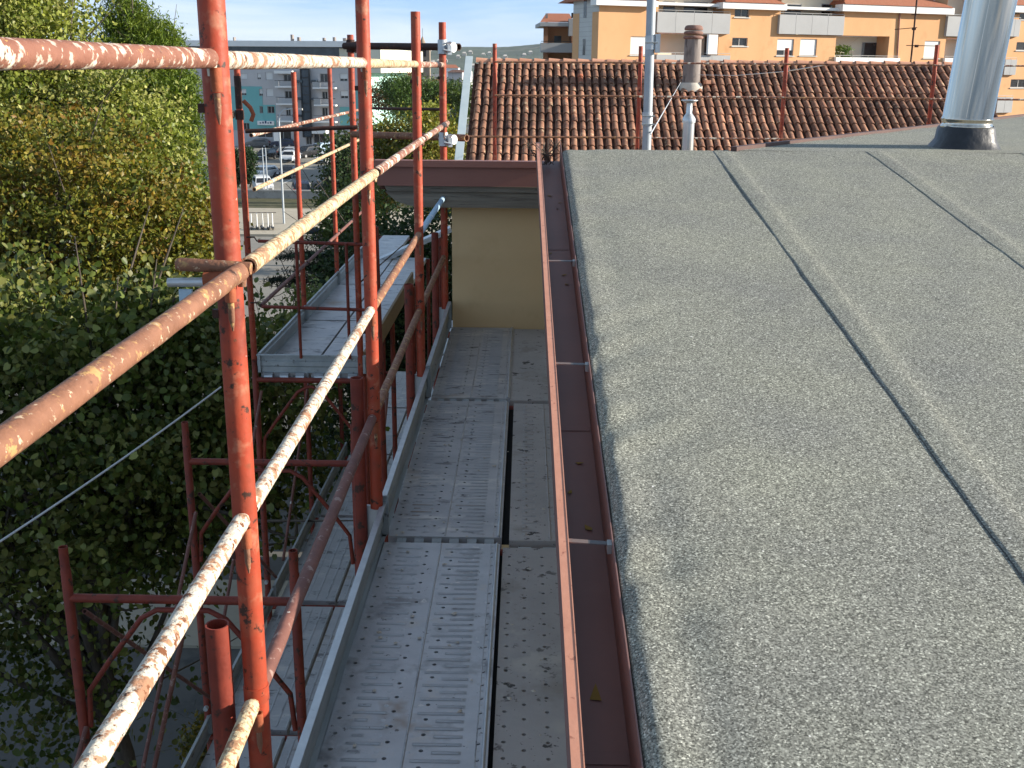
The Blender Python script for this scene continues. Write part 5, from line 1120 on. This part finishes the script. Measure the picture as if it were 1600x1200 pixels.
# ------------------------------------------------------------------ vegetation
def round_leaves(name, P, N_, size, cols, parent, origin, aspect=.9):
    """rounded heart leaves of 6 triangles, slightly cupped"""
    n = len(P); rg = np.random.default_rng(N_)
    a = rg.normal(size=(n, 3)); a[:, 2] -= .8; a /= np.linalg.norm(a, axis=1)[:, None]
    b = rg.normal(size=(n, 3)); b -= (a * b).sum(1)[:, None] * a; b /= np.linalg.norm(b, axis=1)[:, None]
    c = np.cross(a, b); s = size * rg.uniform(.6, 1.25, n)[:, None]; cup = rg.uniform(-.05, .22, n)[:, None]
    sh = [(-.42, 0, 0), (-.5, .3, 1), (-.12, .5, 1.2), (.28, .34, .8), (.56, 0, .1), (.28, -.34, .8), (-.12, -.5, 1.2), (-.5, -.3, 1)]
    V = np.empty((n, 8, 3))
    for k, (u, w, q) in enumerate(sh): V[:, k] = P + a * s * u + b * s * w * aspect + c * s * cup * q
    V = V.reshape(-1, 3) - np.array(origin); k = np.arange(n) * 8
    F = np.stack([np.stack([k, k + i, k + i + 1], 1) for i in range(1, 7)], 1).reshape(-1).astype(np.int32)
    me = bpy.data.meshes.new(name); me.vertices.add(n * 8); me.vertices.foreach_set('co', V.reshape(-1).astype(np.float32))
    me.loops.add(n * 18); me.loops.foreach_set('vertex_index', F); me.polygons.add(n * 6); me.polygons.foreach_set('loop_start', np.arange(n * 6) * 3)
    me.update(calc_edges=True); at = me.attributes.new('leafcol', 'FLOAT_COLOR', 'POINT')
    C = np.ones((n, 8, 4), np.float32); C[:, :, :3] = cols[:, None, :]; at.data.foreach_set('color', C.reshape(-1)); me.materials.append(M['leaf']); me.validate()
    return link(name, me, parent, origin)
def leaves_mesh(name, P, N_, size, cols, parent, origin, aspect=.62, mat_='leaf'):
    if aspect >= .85: return round_leaves(name, P, N_, size, cols, parent, origin, aspect)
    """P (n,3) centres, N_ seeds; one folded leaf (2 triangles) each"""
    n = len(P); rg = np.random.default_rng(N_)
    a = rg.normal(size=(n, 3)); a[:, 2] -= .55; a /= np.linalg.norm(a, axis=1)[:, None]
    b = rg.normal(size=(n, 3)); b -= (a * b).sum(1)[:, None] * a; b /= np.linalg.norm(b, axis=1)[:, None]
    c = np.cross(a, b); s = size * rg.uniform(.65, 1.25, n)[:, None]
    V = np.empty((n, 4, 3)); fold = rg.uniform(.05, .25, n)[:, None]
    V[:, 0] = P - a * s * .5; V[:, 2] = P + a * s * .5
    V[:, 1] = P + b * s * aspect * .5 + c * s * fold * .5; V[:, 3] = P - b * s * aspect * .5 + c * s * fold * .5
    V = V.reshape(-1, 3) - np.array(origin)
    F = np.empty((n, 2, 3), np.int32); k = np.arange(n) * 4
    F[:, 0] = np.stack([k, k + 1, k + 2], 1); F[:, 1] = np.stack([k, k + 2, k + 3], 1); F = F.reshape(-1)
    me = bpy.data.meshes.new(name); me.vertices.add(n * 4); me.vertices.foreach_set('co', V.reshape(-1).astype(np.float32))
    me.loops.add(n * 6); me.loops.foreach_set('vertex_index', F); me.polygons.add(n * 2); me.polygons.foreach_set('loop_start', np.arange(n * 2) * 3)
    me.update(calc_edges=True); at = me.attributes.new('leafcol', 'FLOAT_COLOR', 'POINT')
    C = np.ones((n, 4, 4), np.float32); C[:, :, :3] = cols[:, None, :]; at.data.foreach_set('color', C.reshape(-1)); me.materials.append(M[mat_]); me.validate()
    return link(name, me, parent, origin)
def tree(name, base, blobs, n, size, palette, label, cat='tree', group=None, seed=1, clump=.45, trunk_r=.16, limbs=16, per=70, hollow=.35, aspect=.62, fork=.42, flat=1.0, gaps=0.0):
    """blobs: list of (cx,cy,cz,rx,ry,rz,weight,(palette index range)); palette list of rgb"""
    rg = np.random.default_rng(seed); t = thing(name, base, label, cat, group)
    W = np.array([b[6] for b in blobs], float); W /= W.sum(); nc = max(1, n // per); P = []; Cc = []; centres = []
    pal = np.array(palette)
    for _ in range(nc):
        bi = rg.choice(len(blobs), p=W); b = blobs[bi]
        d = rg.normal(size=3); d /= np.linalg.norm(d); r_ = (hollow + (1 - hollow) * rg.random() ** .55)
        c = np.array(b[:3]) + d * r_ * np.array(b[3:6]); centres.append(c)
        m_ = int(per * rg.uniform(.5, 1.5)); sg = clump * rg.uniform(.6, 1.3)
        q = c + rg.normal(size=(m_, 3)) * sg * np.array([1, 1, .62 * flat]); P.append(q)
        lo, hi = b[7] if len(b) > 7 else (0, len(pal))
        base_c = pal[rg.integers(lo, hi)]
        mixc = pal[rg.integers(lo, hi, m_)]; w = rg.uniform(0, .55, m_)[:, None]
        cc = (base_c * (1 - w) + mixc * w) * rg.uniform(.75, 1.25, m_)[:, None]; Cc.append(cc)
    P = np.concatenate(P); Cc = np.concatenate(Cc)
    leaves_mesh('crown', P, seed + 5, size, Cc.astype(np.float32), t, base, aspect)
    # trunk and limbs
    mb = MB(); bx, by, bz = base; cen = np.average(np.array([b[:3] for b in blobs]), axis=0, weights=W); top = np.array([cen[0], cen[1], cen[2] + blobs[0][5] * .4])
    B0 = np.array(base, float); fk = B0 + (top - B0) * fork + np.array([.15, .1, 0])
    mb.tube([B0, B0 + (fk - B0) * .5 + np.array([.08, -.05, 0]), fk, fk + (top - fk) * .55 + np.array([-.2, .1, 0]), top], [trunk_r, trunk_r * .85, trunk_r * .72, trunk_r * .4, trunk_r * .12], 9)
    mb.build('trunk', M['bark'], t)
    lb = MB()
    for k in range(limbs):
        c = centres[rg.integers(len(centres))]; f = rg.uniform(.0, .6); s0_ = fk + (top - fk) * f; md = s0_ + (c - s0_) * .5 + np.array([0, 0, .12 * np.linalg.norm(c - s0_)]) + rg.normal(size=3) * .15
        r0 = trunk_r * rg.uniform(.22, .42); lb.tube([s0_, md, c], [r0, r0 * .6, r0 * .18], 6)
        for _ in range(2):
            e = c + rg.normal(size=3) * .9; lb.tube([md, (md + e) / 2 + rg.normal(size=3) * .1, e], [r0 * .45, r0 * .3, .006], 5)
    lb.build('limbs', M['bark'], t)
    return t
YG = [(.2, .235, .035), (.27, .29, .055), (.14, .18, .025), (.38, .37, .12), (.075, .105, .015)]
GOLD = [(.22, .165, .025), (.17, .17, .025), (.26, .2, .035), (.10, .125, .018), (.2, .11, .022), (.17, .185, .03), (.075, .095, .016), (.12, .14, .02)]
GRN = [(.07, .10, .02), (.11, .145, .027), (.045, .07, .013), (.24, .25, .07)]
DGR = [(.03, .055, .02), (.045, .075, .025), (.055, .085, .03), (.025, .045, .018)]
# big pale green tree, behind
tree('poplar_tree', (-13.5, 29.0, GZ), [(-14.4, 28.5, 1.6, 3.3, 2.6, 5.2, 1.0), (-12.2, 28.3, .1, 2.3, 2.4, 2.9, .6), (-10.5, 28.2, -1.0, 1.6, 2.2, 2.7, .6), (-15.0, 28.3, 4.0, 3.0, 2.2, 3.0, 1.0), (-13.2, 28.3, 2.3, 1.9, 2.0, 2.0, .5), (-10.2, 28, -3.5, 2.2, 2.2, 2.6, .2)], 120000, .125, YG, 'tall pale green leafy tree rising to the top left corner', seed=3, clump=.33, trunk_r=.3, limbs=26, per=60, hollow=.45)
# golden tree in front of it
tree('linden_tree', (-10.0, 22.5, GZ), [(-9.6, 22.3, -1.7, 2.9, 2.6, 2.6, 1.0), (-7.8, 22.0, -2.1, 1.35, 1.6, 1.9, .4), (-11.8, 22.0, -.9, 2.2, 2.2, 2.0, .5), (-8.7, 21.8, -3.2, 2.0, 1.6, 1.2, .35)], 76000, .112, GOLD, 'golden brown autumn tree at the left below the pale green one', seed=11, clump=.27, trunk_r=.24, limbs=24, per=60, hollow=.5)
# pine
tree('pine_tree', (-12.6, 37.0, GZ), [(-12.9, 37, .6, 1.7, 1.5, 2.9, 1.0), (-13.2, 37, 3.0, .7, .7, 1.0, .22), (-12.2, 37, 2.4, .6, .6, .9, .18), (-12.6, 37, -2.5, 2.0, 1.8, 2.0, .7), (-12.2, 37, .2, 1.1, 1.3, 1.8, .6)], 60000, .2, [(.08, .13, .012), (.12, .18, .02), (.17, .22, .03)], 'bright green pine top rising left of the nearest red post', seed=21, clump=.22, trunk_r=.2, limbs=14, per=60, aspect=.2)
# near tree
tree('judas_tree', (-4.9, 11.4, GZ), [(-5.9, 11.6, -2.6, 2.5, 2.0, 1.95, 1.0), (-4.3, 11.9, -2.5, 1.25, 1.4, 1.75, .55), (-7.6, 11.8, -3.2, 2.0, 1.8, 2.2, .5), (-6.4, 11.2, -5.4, 2.4, 1.4, .7, .16), (-3.3, 12.2, -2.4, .8, 1.0, 1.3, .28), (-6.2, 11.9, -1.15, 1.9, 1.3, .75, .3), (-4.1, 12.3, -1.2, .7, .8, .6, .14)], 52000, .08, GRN + [(.16, .16, .05)], 'dark leafy tree with round leaves just beyond the outer scaffold at the left', seed=31, clump=.30, trunk_r=.17, limbs=34, per=42, hollow=.3, aspect=.9, fork=.35)
# shrubs behind the upper platform
tree('laurel_tree', (-3.3, 21.0, GZ), [(-3.1, 20.8, -2.9, 1.15, 1.4, 2.0, 1.0), (-2.2, 20.6, -2.2, 1.1, 1.2, 1.7, .7), (-1.8, 20, -2.8, 1.0, 1.0, 1.8, .5), (-3.0, 21, -5.2, 1.6, 1.4, 1.8, .7)], 46000, .095, DGR, 'dense dark green tree behind the upper platform', seed=41, clump=.28, per=60, limbs=10)
tree('young_tree', (-4.55, 18.5, GZ), [(-4.3, 18.5, -3.0, .45, .5, .9, 1.0), (-3.75, 18.4, -2.4, .5, .5, .6, .6), (-4.9, 18.5, -3.8, .5, .6, 1.1, .7)], 3600, .10, [(.14, .18, .05), (.1, .14, .035), (.19, .22, .07)], 'slim pale green sapling left of the upper platform', seed=45, clump=.16, per=26, limbs=10, trunk_r=.05)
tree('sapling', (-2.9, 24.0, GZ), [(-4.35, 25, -1.55, .5, .6, .7, 1.0), (-3.9, 25, -1.0, .4, .5, .5, .5)], 4500, .10, [(.1, .14, .035), (.15, .18, .05), (.08, .11, .03)], 'small light green tree top below the golden trees', seed=46, clump=.2, per=40, limbs=8, trunk_r=.06)
# cedar: flat dark tiers
cd = [(-5.3 + dx, 27 + dy, z, rx, .8, .05, w) for dx, dy, z, rx, w in ((.2, .3, -2.45, .8, .6), (-.05, -.2, -2.75, 1.45, 1), (.1, .2, -3.15, 1.1, .8), (-.2, .0, -3.45, 1.5, 1), (.2, 0, -3.9, 1.3, .8), (0, 0, -4.5, 1.5, .8))]
tree('cedar_tree', (-4.9, 27, GZ), cd, 12000, .15, [(.018, .032, .022), (.028, .045, .03)], 'dark cedar with flat layered branches left of the upper platform', seed=51, clump=.15, per=45, hollow=.1, aspect=.14, flat=.35, limbs=14, trunk_r=.12)
# car park trees
tree('golden_tree', (-8.6, 60, GZ), [(-8.2, 60, -3.4, 2.6, 2.2, 2.5, 1.0), (-6.2, 60, -3.0, 2.0, 2.0, 2.4, .7), (-8.9, 60, -4.6, 1.3, 1.6, 2.0, .4)], 15000, .22, GOLD + [(.2, .19, .05)], 'golden tree behind the second and third walkway posts', seed=61, clump=.4, per=45)
tree('dark_park_tree', (-9.5, 56, GZ), [(-9.6, 56, -3.0, 1.0, 1.3, 1.6, 1.0), (-9.4, 56, -4.6, 1.1, 1.3, 1.4, .8)], 8000, .2, DGR + [(.06, .08, .03)], 'dark green tree beside the car park lane', seed=63, clump=.38, per=45)
tree('golden_tree', (-5.0, 58, GZ), [(-5.2, 58, -2.9, 1.6, 1.8, 2.9, 1.0), (-4.1, 58, -3.6, 1.0, 1.4, 2.4, .6)], 11000, .2, GOLD[:3] + YG[:2], 'golden tree next to the pale verge of the tiled roof', seed=65, clump=.38, per=45)
tree('stone_pine', (-9.2, 85, GZ), [(-9.6, 85, .1, 2.0, 2, 1.0, 1.0), (-9.2, 85, -1.2, 2.2, 2, 1.2, .7)], 9000, .26, [(.07, .12, .025), (.09, .15, .03), (.05, .09, .02)], 'rounded bright green pine between the second and third walkway posts', seed=67, clump=.35, per=45, aspect=.3)
tree('stone_pine', (-6.4, 86, GZ), [(-6.6, 86, -.1, 2.2, 2, 1.0, 1.0), (-5.0, 86, -.4, 1.6, 1.6, 1.0, .7), (-6.2, 86, -1.6, 2.4, 2, 1.2, .7)], 9000, .26, [(.07, .12, .025), (.1, .14, .03), (.05, .09, .02)], 'rounded bright green pine behind the farthest walkway posts', seed=68, clump=.35, per=45, aspect=.3)
tree('autumn_tree', (-16.6, 130, GZ), [(-16.6, 130, -1.6, 2.6, 2, 1.8, 1.0), (-14.4, 130, -2.2, 2.4, 2, 1.6, .8)], 6000, .3, [(.16, .09, .04), (.2, .12, .05), (.12, .1, .04)], 'brown autumn tree beside the mint end wall', seed=69, clump=.5, per=45)
for (px, lb, sd) in ((391, 'dark upright cypress beside the outer post at the road', 71), (372, 'dark upright cypress mostly hidden by the nearest red post', 72)):
    p = aZ(px, 293, GZ); h = aY(px, 226, p[1])[2] - GZ
    tree('cypress_bush', (p[0], p[1], GZ), [(p[0], p[1], GZ + h * .5, .5, .5, h * .42, 1.0)], 5000, .2, [(.03, .06, .02), (.05, .085, .025), (.02, .04, .015)], lb, seed=sd, clump=.22, per=45, limbs=4, trunk_r=.1)
tree('creeper_shrub', (-5.1, 15.0, GZ), [(-5.1, 15, -8.6, .25, .9, .35, 1.0), (-4.6, 14, -8.7, .2, .7, .28, .6)], 2200, .09, [(.22, .15, .02), (.16, .14, .03), (.09, .1, .025)], 'low shrub with yellowing leaves on the shaded ground at the lower left', 'shrub', seed=73, clump=.14, per=26, limbs=5, trunk_r=.02)
tree('balcony_plant', tuple(OF.P(OF.uz(1317, 92, -.6)[0], OF.uz(1317, 92, -.6)[1], -.6)), [(*OF.P(OF.uz(1317, 82, -.6)[0], OF.uz(1317, 82, -.6)[1], -.6), .75, .5, .7, 1.0)], 900, .2, [(.08, .14, .03), (.13, .2, .04)], 'leafy potted plant on a balcony of the orange block', 'plant', seed=75, clump=.2, per=25, limbs=4, trunk_r=.03)

# ------------------------------------------------------------------ air
hm_ = bpy.data.materials.new('haze'); hm_.use_nodes = True; N, LK = nodes(hm_); N.remove(N['Principled BSDF'])
pv = N.new('ShaderNodeVolumePrincipled'); pv.inputs['Color'].default_value = (.8, .88, 1, 1); pv.inputs['Density'].default_value = .00005; pv.inputs['Anisotropy'].default_value = .2
LK(pv.outputs[0], N['Material Output'].inputs['Volume'])
tag(MB().box(-6100, -450, GZ - 1.2, 6100, 8100, 120).build('haze', hm_), kind='stuff')
